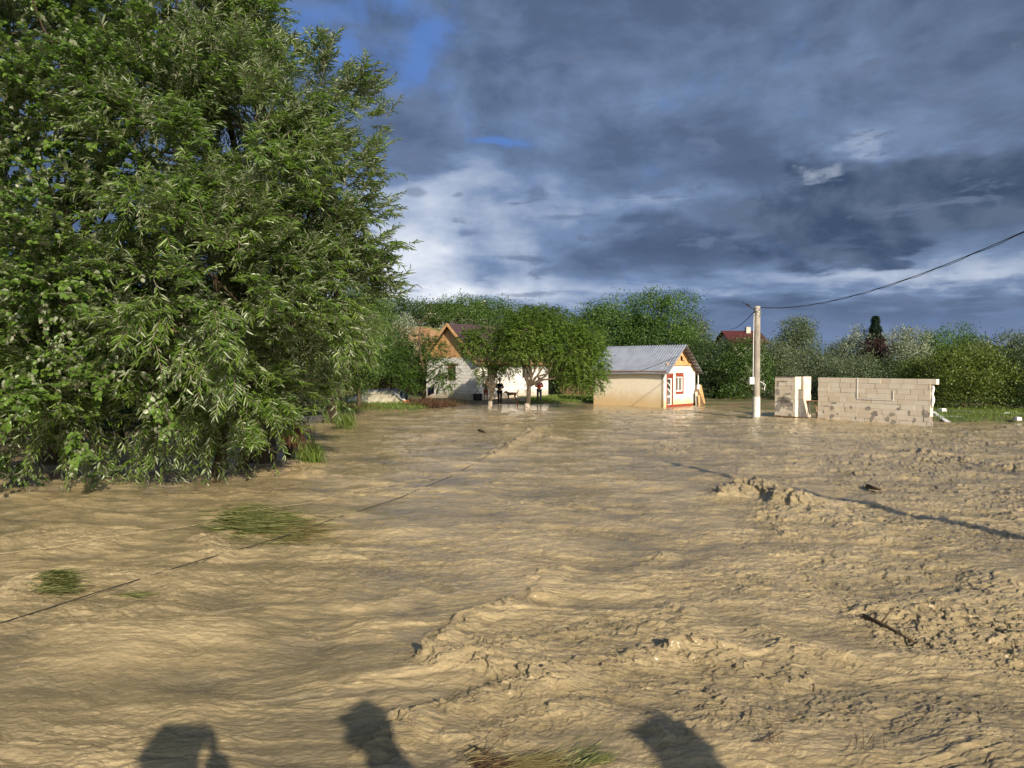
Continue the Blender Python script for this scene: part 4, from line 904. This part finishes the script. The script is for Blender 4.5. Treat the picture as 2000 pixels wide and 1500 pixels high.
bw = empty('block_wall', L4(mainA, 0, 0), 'long unfinished pale block wall with mortar smears standing in the mud', 'wall')
m_ = block_wall(MB(), None, mainA, Lm, 0, -.02, 9, seed=4); m_.box(L4(Lm+.10, .12, 9*.238-.02-.119), (.26, .24, .232), Matrix.Rotation(ang4, 3, 'Z')); m_.build('blockwork', M['block'], bw)
m_ = MB(); m_.box(L4((mainA+Lm)/2, .12, .9), (Lm-mainA-.03, .225, 2.45-.25+.1), Matrix.Rotation(ang4, 3, 'Z')); m_.build('mortar_core', M['mortar'], bw)
m_ = MB(); Rm = Matrix.Rotation(ang4, 3, 'Z')
rs = random.Random(5)
def smear(m_, a, z, w_, h_, b_=-.012):
    n_ = 16; vs = [L4(a+math.cos(2*math.pi*k/n_)*w_*rs.uniform(.22, .55), b_, z+math.sin(2*math.pi*k/n_)*h_*rs.uniform(.22, .55)) for k in range(n_)]
    vs2 = [tuple(Vector(q)+Vector((nrm4[0], nrm4[1], 0))*.01) for q in vs]
    m_.add(vs+vs2, [tuple(range(n_))]+[(k, (k+1) % n_, n_+(k+1) % n_, n_+k) for k in range(n_)])
for (px, py, w_, h_) in ((1625, 797, .28, .3), (1613, 793, .5, .08), (1630, 787, .5, .06), (1663, 795, .12, .2), (1697, 797, .3, .2), (1710, 808, .32, .3), (1704, 817, .22, .28), (1735, 818, .25, .3), (1743, 809, .3, .25), (1746, 824, .25, .3), (1757, 798, .25, .15), (1777, 806, .12, .3), (1788, 820, .12, .25), (1809, 808, .35, .5), (1626, 812, .3, .28), (1673, 816, .08, .2), (1637, 808, .15, .12), (1609, 803, .12, .25)):
    # locate the spot along the wall from its direction
    r_ = ray(px, py); A_ = np.array([[wd[0], -r_[0]], [wd[1], -r_[1]]]); sol = np.linalg.solve(A_, -np.array([pA[0], pA[1]])); smear(m_, sol[0], CAMH+r_[2]*sol[1], w_, h_)
m_.build('mortar_smears', M['smear'], bw)
# framed, closed-up opening: thin white render edge and recess line
m_ = MB(); zf0, zf1 = 1.12, 2.08
a0_, a1_ = 4.55, 6.25
for (s_, e_, z0, z1) in ((a0_-.02, a0_+.01, zf0, zf1+.04), (a0_+.01, a1_, zf0-.02, zf0+.01), (a1_, a1_+.02, zf0-.02, zf1-.5)):
    quadbox(m_, [L4(s_, -.016, z0), L4(e_, -.016, z0), L4(e_, -.016, z1), L4(s_, -.016, z1)], (nrm4[0]*.014, nrm4[1]*.014, 0))
m_.build('plaster_edge', M['foam'], bw)
# foam / sheet bulging from the right end
m_ = MB(); pts = [L4(Lm+.05+.02*math.sin(k*1.6), .07, 1.85-k*.125) for k in range(9)]; m_.tube(pts, [.04, .07, .065, .05, .055, .08, .08, .06, .03], 8, jit=.1); m_.build('foam_seam', M['foam'], bw, True)
m_ = MB(); m_.bar(L4(mainA, -.06, .0), L4(5.05, -.06, -.06), .05, .14); m_.build('base_board', M['oldwood'], bw)
to_local(bw)
pr = empty('block_pier', L4(0, 0, 0), 'narrow block pier with dark mortar patch and a slotted return wall', 'wall')
m_ = block_wall(MB(), None, 0, 1.22, 0, .0, 9, seed=8, bl=.5); block_wall(m_, None, .242, 1.40, .98, .0, 9, seed=9, bl=.4, axis='b', hole=(.48, .72, .95, 2.4)); m_.build('blockwork', M['block'], pr)
m_ = MB(); m_.box(L4(.60, .12, 1.0), (1.17, .225, 2.25), Rm); m_.box(L4(1.1, .34, 1.0), (.20, .25, 2.25), Rm); m_.box(L4(1.1, 1.06, 1.0), (.20, .62, 2.25), Rm); m_.box(L4(1.1, .55, .4), (.20, .6, 1.0), Rm); m_.build('mortar_core', M['mortar'], pr)
m_ = MB()
for (a, z, w_, h_) in ((.58, .95, 1.0, .55), (.65, .7, .95, .5), (.25, .5, .42, .6), (.95, .55, .42, .4), (.95, .14, .2, .2), (.2, 1.35, .3, .4), (.5, 1.9, .7, .08), (.22, 1.75, .12, .4), (.8, 1.25, .5, .16), (.5, .85, .95, .4)): smear(m_, a, z, w_, h_)
m_.build('mortar_smears', M['smear'], pr)
m_ = MB(); quadbox(m_, [L4(-.03, -.04, 2.16), L4(1.25, -.04, 2.16), L4(1.25, .3, 2.16), L4(-.03, .3, 2.16)], (0, 0, .03)); m_.build('felt_strip', M['darkvoid'], pr)
m_ = MB(); m_.bar(L4(-.02, -.06, .02), L4(mainA-.03, -.06, .0), .05, .12); m_.build('base_board', M['oldwood'], pr)
to_local(pr)
# sawhorse table in the doorway
tb = empty('work_trestle', L4(1.9, 1.3, 0), 'dark trestle table standing in the gap between the block walls', 'trestle')
m_ = MB(); m_.bar(L4(1.15, 1.2, .86), L4(2.7, 1.2, .86), .5, .05); m_.build('table_top', M['oldwood'], tb)
for a in (1.75, 2.3):
    for sg in (-.25, .25):
        m_ = MB(); m_.bar(L4(a-sg*.5, 1.2+sg, 0), L4(a+sg*.3, 1.2+sg*.5, .84), .06, .06); m_.build('leg', M['oldwood'], tb)
to_local(tb)
# plank ramp, far kerb, scraps at right
m_ = MB(); a = gnd(1822, 812); c_ = gnd(1852, 826); m_.bar((a[0], a[1], .22), (c_[0], c_[1], .03), .2, .04); o = m_.build('plank', M['foam']); tag(o, 'pale plank sloping down from the right end of the block wall', 'plank')
m_ = MB(); p_, q_ = at(1826, 806, 41), at(2010, 817, 36.5); m_.bar((p_[0], p_[1], .12), (q_[0], q_[1], .12), .35, .14); o = m_.build('concrete_kerb', M['concrete']); tag(o, 'low pale kerb crossing the wet lawn at right', 'kerb')
for i, (px, py, s_, lb) in enumerate(((1840, 803, .28, 'pale block lying on the far kerb next to the walnut'), (1967, 809, .2, 'small white scrap on the lawn under the walnut'), (1988, 819, .22, 'white lump beside the dark tree stem at right'))):
    x, y, z = gnd(px, py, .15); m_ = MB(); m_.box((0, 0, s_*.3), (s_*1.4, s_, s_*.7), R(20+i*30), taper=.85); o = m_.build('block_scrap', M['foam']); o.location = (x, y, .12); tag(o, lb, 'scrap')
m_ = MB(); x, y, z = gnd(1880, 814, .1); m_.box((0, 0, .03), (1.4, .6, .05), R(-20)); o = m_.build('grey_sheet', M['steel']); o.location = (x-.9, y, .1); tag(o, 'flat grey sheet lying in the shallow water beside the plank', 'sheet')

# ------------------------------------------------------------------ poles and cables
pb = gnd(1477, 817)
def pole(base, ht, r0, r1, label, band=True):
    e = empty('utility_pole', (base[0], base[1], 0), label, 'pole'); m_ = MB()
    n_ = 12; m_.tube([(base[0], base[1], -.5+(ht+.5)*k/n_) for k in range(n_+1)], [r0+(r1-r0)*k/n_ for k in range(n_+1)], 20); m_.build('shaft', M['concrete'], e, True)
    if band:
        m_ = MB(); m_.tube([(base[0], base[1], -.3), (base[0], base[1], .4), (base[0], base[1], 1.12)], [r0+.012, r0+.007, r0+.001], 20, cap=False); m_.build('white_band', M['whitepaint'], e, True)
    m_ = MB()
    for z in (ht-.12, ht-.3, ht-.42): m_.tube([(base[0], base[1], z-.02), (base[0], base[1], z+.02)], r1+.02, 16)
    m_.tube([(base[0]+r1*.8, base[1]-.1, ht-.2), (base[0]+r1*1.1, base[1]-.16, ht-.35), (base[0]+r1*.5, base[1]-.2, ht-.55)], .015, 5)
    m_.build('clamp', M['steel'], e); return e
p1 = pole(pb, 5.78, .185, .155, 'round concrete utility pole with whitewashed foot between cottage and block walls')
m_ = MB(); m_.bar((pb[0], pb[1]-.1, 5.45), at(1450, 590, pb[1]-.6), .03, .03); m_.bar(at(1459, 594.5, pb[1]-.45), at(1464, 597, pb[1]-.35), .06, .06); m_.build('bracket', M['cable'], p1)
m_ = MB(); m_.box((pb[0]-.30, pb[1]-.12, 1.95), (.22, .2, .36)); m_.build('meter_box', M['pvc'], p1)
m_ = MB(); m_.tube([(pb[0]-.19, pb[1]-.10, 5.4), (pb[0]-.21, pb[1]-.1, 4), (pb[0]-.215, pb[1]-.1, 2.1)], .018, 6); m_.tube([(pb[0]+.2, pb[1], 1.9), (pb[0]+.45, pb[1], 1.75), (pb[0]+.4, pb[1], 1.45)], .02, 5); m_.build('conduit', M['pvc'], p1)
to_local(p1)
PP = (10.96, 4.2)
p2 = pole((PP[0], PP[1]), 8.0, .17, .12, 'tall concrete utility pole on the near right bank', band=False); to_local(p2)
def wire(name, label, a, b_, sag, r, cat='cable', twist=False):
    m_ = MB(); N_ = 60; pts = []
    for k in range(N_+1):
        t_ = k/N_; q = Vector(a).lerp(Vector(b_), t_); q.z -= 4*sag*t_*(1-t_); pts.append(q)
    m_.tube(pts, r, 6)
    if twist:
        m_.tube([q+Vector((math.cos(i*1.9)*r*1.7, 0, math.sin(i*1.9)*r*1.7-.03)) for i, q in enumerate(pts)], r*.8, 5)
    return tag(m_.build(name, M['cable'], None, True), label, cat)
wire('overhead_cable', 'sagging black overhead cable running from the pole out of frame at right', (pb[0]+.15, pb[1]-.1, 5.72), (PP[0], PP[1], 7.8), 1.36, .011, twist=True)
wire('overhead_cable', 'thin service cable going from the pole down to the red roofed house', (pb[0]-.15, pb[1], 5.5), at(1425, 643, 72), .25, .02)
# cables lying across the flood
def float_line(name, label, pix, z, r, mat, n=90, rise=0):
    P = [np.array(gnd(*p)[:2]) for p in pix]; seg = np.cumsum([0]+[np.linalg.norm(b_-a) for a, b_ in zip(P[:-1], P[1:])]); s_ = np.linspace(0, seg[-1], n)
    x = np.interp(s_, seg, [p[0] for p in P]); y = np.interp(s_, seg, [p[1] for p in P]); h = water_h(x[None], y[None])[0][0]
    h = np.convolve(np.pad(h, 3, 'edge'), np.ones(7)/7, 'valid'); m_ = MB(); m_.tube([(a, b_, c_+z) for a, b_, c_ in zip(x, y, h)], r, 5); return tag(m_.build(name, M[mat], None, True), label, 'cable' if mat == 'cable' else 'rope')
float_line('fallen_cable', 'dark cable lying across the flood from lower left to the cherry tree', [(-60, 1240), (200, 1160), (400, 1098), (560, 1050), (800, 968), (960, 893), (1040, 846), (1030, 815)], .025, .0065, 'cable')
float_line('pale_rope', 'pale rope stretched over the water from the left edge past the grass island', [(-60, 1100), (200, 1062), (400, 1022), (560, 992), (700, 962), (860, 930)], .022, .005, 'rope')

# ------------------------------------------------------------------ yard clutter
tp = gnd(735, 792); e = empty('tarp_heap', (tp[0], tp[1], 0), 'low heap covered with grey and cream tarpaulins at the water edge', 'tarp')
def sheet(name, x0, x1, z_fn, mat, y0, y1, nx=60, ny=24):
    xs = np.linspace(x0, x1, nx); ys = np.linspace(0, 1, ny); XX, TT = np.meshgrid(xs, ys)
    prof = np.sin(np.clip(TT, 0, 1)*math.pi*.62)**.8
    Zz = z_fn(XX)*prof+.10*fbm(XX*2.2, TT*3, 3, 7)+.05*np.abs(fbm(XX*5+TT*4, TT*4, 2, 8)); Yy = y0+(y1-y0)*TT+.15*fbm(XX*2, TT*2, 2, 9)
    return mesh_np(name, np.stack([XX, Yy, np.maximum(Zz, .02)+.08], -1).reshape(-1, 3), grid_faces(ny, nx), mat, e, smooth=True)
M['tarp_grey'] = simple('grey_tarp', (.16, .175, .20), (.10, .11, .13), 2.5, .4, .5); M['tarp_cream'] = simple('cream_tarp', (.42, .39, .30), (.30, .28, .20), 3, .55, .4)
xl, xr = gnd(680, 790)[0], gnd(800, 790)[0]; yy = tp[1]
sheet('cream_tarp', xl, xr, lambda x: np.interp(x, [xl, xl+.9, xl+2.2, xr-.6, xr], [.25, .75, .9, .95, .35]), M['tarp_cream'], yy, yy+2.2)
sheet('grey_tarp', xl+.5, xr-.9, lambda x: np.interp(x, [xl, xl+.9, xl+2.2, xr-.6, xr], [.35, .85, 1.0, 1.05, .4]), M['tarp_grey'], yy+.55, yy+2.25)
to_local(e)
m_ = MB(); m_.tube([at(770, 767, yy+.6), at(785, 777, yy+.2), at(802, 793, yy)], [.10, .14, .09], 7, jit=.2); tag(m_.build('white_pipe', M['foam'], None, True), 'crumpled white strip hanging off the right end of the tarp heap', 'scrap')
m_ = MB(); x, y, z = at(789, 772, yy+.3)
M['blue'] = simple('dark_blue', (.02, .03, .10), (.015, .02, .05), 5, .6, .3); M['orange'] = simple('orange_red', (.50, .09, .03), (.35, .06, .02), 5, .6, .3)
m_.tube([(0, 0, -.35), (0, 0, -.1), (.02, 0, .15), (.03, 0, .3)], [.22, .30, .28, .12], 10, jit=.12); o = m_.build('blue_bag', M['blue'], None, True); o.location = (x, y, z); tag(o, 'dark blue bundle propped on the right end of the tarp heap', 'bag')
m_ = MB(); m_.box((0, 0, .12), (.45, .3, .26), R(15), taper=.8); o = m_.build('orange_crate', M['orange']); x, y, z = gnd(793, 789, .1); o.location = (x, y, .1); tag(o, 'small orange crate on the ground right of the tarp heap', 'crate')
# laundry between tree and house
ln = empty('clothes_rack', at(846, 775, 49), 'metal rod carrying white and dark washing beside the half dead tree', 'clothes rack')
m_ = MB(); m_.tube([at(836, 790, 49), at(836, 755, 49)], .02, 6); m_.tube([at(834, 756, 49), at(858, 747, 49)], .015, 6); m_.build('rod', M['steel'], ln)
def cloth(x0, x1, y0, y1, d, mat, nm='cloth'):
    n_ = 10; V_ = []
    for j in range(n_):
        for i in range(n_):
            q = at(x0+(x1-x0)*i/(n_-1)+random.uniform(-.3, .3), y0+(y1-y0)*j/(n_-1)-(i/(n_-1))*6, d); V_.append((q[0], q[1]+.06*math.sin(i*1.3), q[2]))
    o = mesh_np(nm, np.array(V_), grid_faces(n_, n_), M[mat], ln, smooth=True); md = o.modifiers.new('thick', 'SOLIDIFY'); md.thickness = .012; return o
cloth(835, 848, 758, 774, 49, 'blue'); cloth(846, 858, 754, 762, 49.1, 'foam'); cloth(852, 857, 762, 772, 49.05, 'blue')
to_local(ln)
# wooden fence behind the lawn
fp, fq = at(1095, 765, 63), at(1165, 765, 60)
fe = empty('wooden_fence', (fp[0], fp[1], 0), 'dark rough wooden fence under the trees left of the cottage', 'fence'); m_ = MB(); n_ = 26
for k in range(n_):
    t_ = k/(n_-1); x, y = fp[0]+(fq[0]-fp[0])*t_, fp[1]+(fq[1]-fp[1])*t_; m_.box((x, y, .62+random.uniform(-.05, .05)), (.09, .03, 1.2+random.uniform(-.1, .15)), random.uniform(-.05, .05))
m_.build('pickets', M['oldwood'], fe); m_ = MB(); m_.bar((fp[0], fp[1]+.03, .9), (fq[0], fq[1]+.03, .9), .04, .08); m_.bar((fp[0], fp[1]+.03, .4), (fq[0], fq[1]+.03, .4), .04, .08); m_.build('rail', M['oldwood'], fe); to_local(fe)
# little cart with red wheels-ends by the wall
ct = gnd(1021, 790, .05); e = empty('garden_cart', (ct[0], ct[1], .05), 'light metal frame trolley with red feet between dog and cherry trunk', 'trolley')
m_ = MB(); x, y = ct[0], ct[1]
for sx_ in (-.36, .36): m_.tube([(x+sx_, y, .1), (x+sx_, y+.3, .55), (x+sx_, y+.32, 1.05)], .018, 6)
m_.tube([(x-.36, y+.32, 1.05), (x+.36, y+.32, 1.05)], .018, 6); m_.tube([(x-.36, y, .32), (x+.36, y, .32)], .018, 6); m_.build('frame', M['steel'], e)
m_ = MB(); m_.box((x, y+.05, .42), (.62, .4, .22), taper=1.1); m_.build('tub', M['tarp_grey'], e)
for sx_ in (-.36, .36): m_ = MB(); m_.tube([(x+sx_, y-.02, .0), (x+sx_, y-.02, .2), (x+sx_, y, .42)], [.05, .045, .03], 7); m_.build('foot', M['orange'], e)
to_local(e)
# dark container by the wall corner
m_ = MB(); m_.tube([(0, 0, 0), (0, 0, .05), (0, 0, .55), (0, 0, .6)], [.3, .32, .36, .33], 14); m_.tube([(-.3, 0, .5), (0, 0, .8), (.3, 0, .5)], .015, 5); o = m_.build('black_tub', M['cable'], None, True); x, y, z = gnd(934, 783, .05); o.location = (x, y-.8, .03); tag(o, 'black tub at the corner of the white house', 'tub')

# driftwood in the water
def stick(label, pix, r, lift=.03):
    P = [gnd(*p) for p in pix]; pts = [(p[0], p[1], wz(p[0], p[1])+lift) for p in P]; m_ = MB(); m_.tube(pts, [r*(1-.6*k/(len(pts)-1)) for k in range(len(pts))], 6, jit=.15)
    if len(pts) > 2:
        q = Vector(pts[1]); m_.tube([q, q+Vector((.12, .05, .10)), q+Vector((.2, .1, .14))], [r*.5, r*.35, r*.15], 5)
    tag(m_.build('driftwood', M['stick'], None, True), label, 'stick', 'sticks floating in the flood')
stick('long dark branch floating at the lower right of the flood', [(1686, 1218), (1720, 1232), (1752, 1245), (1785, 1262)], .022)
stick('short brown plank end floating beyond the breaking wave', [(1694, 955), (1720, 962)], .06, .05)
stick('thin twig floating in front of the leaning trunk', [(935, 842), (950, 846)], .05, .04)
stick('black stick at the bottom edge beside the straw', [(925, 1470), (950, 1480), (980, 1492)], .008, .04)
stick('thin branch at the bottom right beside the shadow', [(1480, 1480), (1500, 1476), (1530, 1462)], .007, .04)
for lb, px, py in (('upright dead weed stalks at the bottom right edge', 1510, 1478), ('bare weed stalks beside the right hand shadow', 1690, 1480)):
    x, y, z = gnd(px, py); blades('weed_stalks', lb, lambda n, x=x, y=y: np.stack([x+rng.normal(size=n)*.05, y+rng.normal(size=n)*.03, np.full(n, wz(x, y))], -1), 9, (.08, .16), .005, 'reddebris', (.1, 0, 1), .8, cat='weeds')

# ------------------------------------------------------------------ people and dog
M['skin'] = simple('skin', (.45, .27, .19), (.38, .22, .15), 8, .6, .3)
M['black'] = simple('black_cloth', (.012, .012, .014), (.02, .02, .022), 12, .9, .1); M['greycloth'] = simple('grey_cloth', (.10, .10, .12), (.07, .07, .08), 12, .9, .1)
M['hair'] = simple('dark_hair', (.015, .011, .008), None, 20, .7, .2); M['redcloth'] = simple('red_cloth', (.62, .05, .03), (.48, .035, .02), 9, .8, .2); M['rust'] = simple('rust_cloth', (.32, .10, .06), (.22, .07, .04), 9, .9, .1)
M['dogfur'] = simple('dog_fur', (.14, .085, .045), (.045, .03, .02), 7, .9, .1)
def skin_mesh(name, nodes, edges, mat, parent, grow=0., sub=1, root='pelvis'):
    keys = list(nodes); idx = {k: i for i, k in enumerate(keys)}; me = bpy.data.meshes.new(name)
    me.from_pydata([nodes[k][0] for k in keys], [(idx[a], idx[b_]) for a, b_ in edges], []); me.materials.append(mat)
    o = bpy.data.objects.new(name, me); COL.objects.link(o); o.parent = parent
    md = o.modifiers.new('Skin', 'SKIN'); md.use_smooth_shade = True
    for k, i in idx.items():
        r_ = nodes[k][1]; r_ = r_ if hasattr(r_, '__len__') else (r_, r_)
        me.skin_vertices[0].data[i].radius = (r_[0]+grow, r_[1]+grow); me.skin_vertices[0].data[i].use_root = (k == root)
    ms = o.modifiers.new('Sub', 'SUBSURF'); ms.levels = sub; ms.render_levels = sub
    return o
def person(label, loc, rot, top, legs, arms, legpose=(0, 0), bare_arm=False, shorts=False, band=None, hood=False, H=1.0, phone=False, group=None, bulk=0.):
    """arms: ((elbow, wrist) left, right) in body space; faces -Y"""
    e = empty('person', loc, label, 'person', group, rot); e.scale = (H, H, H)
    N = {'pelvis': ((0, 0, .95), (.12, .10)), 'spine': ((0, .01, 1.13), (.115, .09)), 'chest': ((0, .01, 1.32), (.14, .10)), 'neckb': ((0, .01, 1.45), .06), 'neck': ((0, 0, 1.52), .05),
         'jaw': ((0, -.025, 1.58), (.062, .065)), 'face': ((0, -.015, 1.65), (.075, .088)), 'skull': ((0, .005, 1.72), (.062, .078)), 'nose': ((0, -.115, 1.625), .010)}
    E = [('pelvis', 'spine'), ('spine', 'chest'), ('chest', 'neckb'), ('neckb', 'neck'), ('neck', 'jaw'), ('jaw', 'face'), ('face', 'skull'), ('face', 'nose')]
    for s_, sg in (('l', -1), ('r', 1)):
        ki = 0 if s_ == 'l' else 1; el_, wr_ = (Vector(q) for q in arms[ki]); lp = legpose[ki]
        N[s_+'sh'] = ((sg*.17, .01, 1.41), .058); N[s_+'el'] = (tuple(el_), .042); N[s_+'wr'] = (tuple(wr_), .028)
        dv = (wr_-el_).normalized(); palm = wr_+dv*.075; N[s_+'pa'] = (tuple(palm), (.036, .018)); E += [('chest', s_+'sh'), (s_+'sh', s_+'el'), (s_+'el', s_+'wr'), (s_+'wr', s_+'pa')]
        sd_ = dv.cross(Vector((0, 1, .2))).normalized(); fwd = sd_.cross(dv)
        for f_, (off, ln_) in enumerate(((-.028, .065), (-.01, .078), (.009, .073), (.027, .058))):
            b1 = palm+dv*.02+sd_*off; m1 = b1+dv*ln_*.55+fwd*.012; t1 = m1+dv*ln_*.3+fwd*.03
            N[f'{s_}f{f_}a'] = (tuple(b1), .009); N[f'{s_}f{f_}b'] = (tuple(m1), .0085); N[f'{s_}f{f_}c'] = (tuple(t1), .007); E += [(s_+'pa', f'{s_}f{f_}a'), (f'{s_}f{f_}a', f'{s_}f{f_}b'), (f'{s_}f{f_}b', f'{s_}f{f_}c')]
        tb_ = wr_+dv*.04-sd_*.04; N[s_+'ta'] = (tuple(tb_), .011); N[s_+'tb'] = (tuple(tb_+dv*.04-sd_*.02+fwd*.015), .009); E += [(s_+'wr', s_+'ta'), (s_+'ta', s_+'tb')]
        N[s_+'hip'] = ((sg*.095, 0, .90), .092); N[s_+'kn'] = ((sg*.11, -.02+lp*.5, .50), .058); N[s_+'ca'] = ((sg*.115, .02+lp*.75, .32), .054); N[s_+'an'] = ((sg*.12, .02+lp, .09), .036); N[s_+'to'] = ((sg*.135, -.14+lp, .035), (.04, .028))
        E += [('pelvis', s_+'hip'), (s_+'hip', s_+'kn'), (s_+'kn', s_+'ca'), (s_+'ca', s_+'an'), (s_+'an', s_+'to')]
    skin_mesh('body', N, E, M['skin'], e, sub=1)
    TN = {k: N[k] for k in ('pelvis', 'spine', 'chest', 'neckb', 'lsh', 'rsh', 'lel', 'rel', 'lwr', 'rwr')}
    TE = [('pelvis', 'spine'), ('spine', 'chest'), ('chest', 'neckb'), ('chest', 'lsh'), ('chest', 'rsh'), ('lsh', 'lel'), ('rsh', 'rel')]
    if bare_arm:
        for s_ in 'lr': TN.pop(s_+'wr'); p = Vector(TN[s_+'sh'][0]).lerp(Vector(TN[s_+'el'][0]), .6); TN[s_+'el'] = (tuple(p), .05)
    else: TE += [('lel', 'lwr'), ('rel', 'rwr')]
    skin_mesh('shirt', TN, TE, top, e, .022+bulk*.6)
    LN = {k: N[k] for k in ('pelvis', 'lhip', 'rhip', 'lkn', 'rkn')}; LE = [('pelvis', 'lhip'), ('pelvis', 'rhip'), ('lhip', 'lkn'), ('rhip', 'rkn')]
    if not shorts:
        for k in ('lca', 'rca', 'lan', 'ran'): LN[k] = N[k]
        LE += [('lkn', 'lca'), ('rkn', 'rca'), ('lca', 'lan'), ('rca', 'ran')]
    skin_mesh('trousers', LN, LE, legs, e, .018)
    HN = {'skull': ((0, .02, 1.70), (.08, .085)), 'crownh': ((0, .03, 1.755), (.05, .06)), 'nape': ((0, .06, 1.62), (.06, .05))}
    skin_mesh('hood' if hood else 'hair', HN, [('nape', 'skull'), ('skull', 'crownh')], top if hood else M['hair'], e, .022+bulk if hood else .004, root='skull')
    for s_ in 'lr':
        skin_mesh('shoe', {'a': N[s_+'an'], 't': N[s_+'to']}, [('a', 't')], M['black'], e, .014, root='a')
    if band:
        m_ = MB(); m_.tube([(0, .01, band), (0, .01, band+.05)], .178, 16); m_.build('reflective_band', M['foam'], e)
        m_ = MB(); m_.tube([(0, .01, .985), (0, .01, 1.02)], .165, 16); m_.build('hem_band', M['foam'], e)
    return e
dn = ((-.27, .0, 1.13), (-.27, -.08, .88)); dn2 = ((.27, .0, 1.13), (.27, -.08, .88))
crossed = (((-.27, -.02, 1.17), (-.05, -.22, 1.15)), ((.27, -.02, 1.17), (.06, -.22, 1.17)))
PG = None
x, y, z = gnd(976, 790.5); person('person dressed all in black standing with forearms raised beside the leaning plum trunk', (x, y, .02), R(20), M['black'], M['black'], crossed, (-.12, .10))
x, y, z = gnd(949, 786); person('person in a grey top and rust shorts in the shade of the plum tree', (x, y, .05), R(-25), M['greycloth'], M['rust'], ((( -.25, -.05, 1.15), (-.15, -.25, 1.2)), ((.25, -.03, 1.15), (.12, -.25, 1.22))), (0, .05), True, True, H=.93)
x, y, z = gnd(960, 783); person('person in dark clothes half hidden behind the plum trunk', (x, y+.5, .08), R(30), M['rust'], M['black'], (dn, dn2), (0, .06), True, H=.95)
x, y, z = gnd(1053, 789.5); person('person in a bright red jacket with pale reflective bands right of the cherry trunk', (x, y, .08), R(170), M['redcloth'], M['greycloth'], crossed, (.05, -.08), band=1.33, hood=True)
# dog
x, y, z = gnd(999, 784); dg = empty('dog', (x, y, .08), 'brown and white dog standing side on in front of the white wall', 'dog', rz=R(12))
DN = {'chest': ((-.24, 0, .50), (.11, .14)), 'mid': ((0, 0, .50), (.10, .12)), 'belly': ((.12, 0, .52), (.085, .10)), 'rump': ((.30, 0, .50), (.09, .11)), 'neck': ((-.36, 0, .60), .075), 'head': ((-.45, 0, .66), .075), 'muz': ((-.56, 0, .61), .04), 'nose': ((-.61, 0, .60), .028),
      'earl': ((-.43, -.07, .72), .022), 'earlt': ((-.44, -.10, .66), .018), 'earr': ((-.43, .07, .72), .022), 'tail1': ((.42, 0, .58), .03), 'tail2': ((.56, 0, .70), .022), 'tail3': ((.62, 0, .80), .015)}
DE = [('chest', 'mid'), ('mid', 'belly'), ('belly', 'rump'), ('chest', 'neck'), ('neck', 'head'), ('head', 'muz'), ('muz', 'nose'), ('head', 'earl'), ('earl', 'earlt'), ('head', 'earr'), ('rump', 'tail1'), ('tail1', 'tail2'), ('tail2', 'tail3')]
for s_, sg in (('l', -1), ('r', 1)):
    DN[s_+'sh'] = ((-.25, sg*.08, .40), .055); DN[s_+'fe'] = ((-.24, sg*.09, .24), .035); DN[s_+'fw'] = ((-.26+sg*.04, sg*.09, .10), .026); DN[s_+'fp'] = ((-.29+sg*.04, sg*.09, .02), .03)
    DN[s_+'th'] = ((.30, sg*.08, .40), .065); DN[s_+'kn'] = ((.23, sg*.09, .28), .042); DN[s_+'ho'] = ((.36+sg*.04, sg*.09, .17), .026); DN[s_+'hp'] = ((.31+sg*.04, sg*.09, .02), .03)
    DE += [('chest', s_+'sh'), (s_+'sh', s_+'fe'), (s_+'fe', s_+'fw'), (s_+'fw', s_+'fp'), ('rump', s_+'th'), (s_+'th', s_+'kn'), (s_+'kn', s_+'ho'), (s_+'ho', s_+'hp')]
skin_mesh('body', DN, DE, M['dogfur'], dg, root='mid')
skin_mesh('white_bib', {'a': ((-.33, 0, .52), (.085, .10)), 'b': ((-.28, 0, .40), (.06, .07))}, [('a', 'b')], M['foam'], dg, .004, root='a')
# onlookers on the near bank, whose shadows fall into the picture
bz = lambda x, y: float(ground_h(np.array([x]), np.array([y]))[0])
up_l = ((-.24, -.14, 1.36), (-.11, -.34, 1.60)); up_r = ((.24, -.14, 1.36), (.11, -.34, 1.60))
ph_p = person('photographer on the near bank with both arms raised', (0.0, -.48, bz(0, -.48)), R(180), M['black'], M['greycloth'], (up_l, up_r), (0, .05), bulk=.075, hood=True)
m_ = MB(); m_.box((0, -.005, 0), (.16, .009, .075)); o = m_.build('phone', M['cable']); o.location = (0, -.055, CAMH-.01); tag(o, 'dark phone held up by the photographer', 'phone')
person('person in a cap standing on the near bank right of the photographer', (1.54, -.66, bz(1.54, -.66)-.02), R(140), M['greycloth'], M['black'], (dn, ((.25, -.1, 1.15), (.10, -.3, 1.20))), (0, .05), H=.94, hood=True, bulk=.05)
person('person standing sideways at the right end of the near bank', (3.87, -1.18, bz(3.87, -1.18)), R(115), M['black'], M['blue'], (dn, dn2), (0, .04), H=.97, hood=True, bulk=.10)
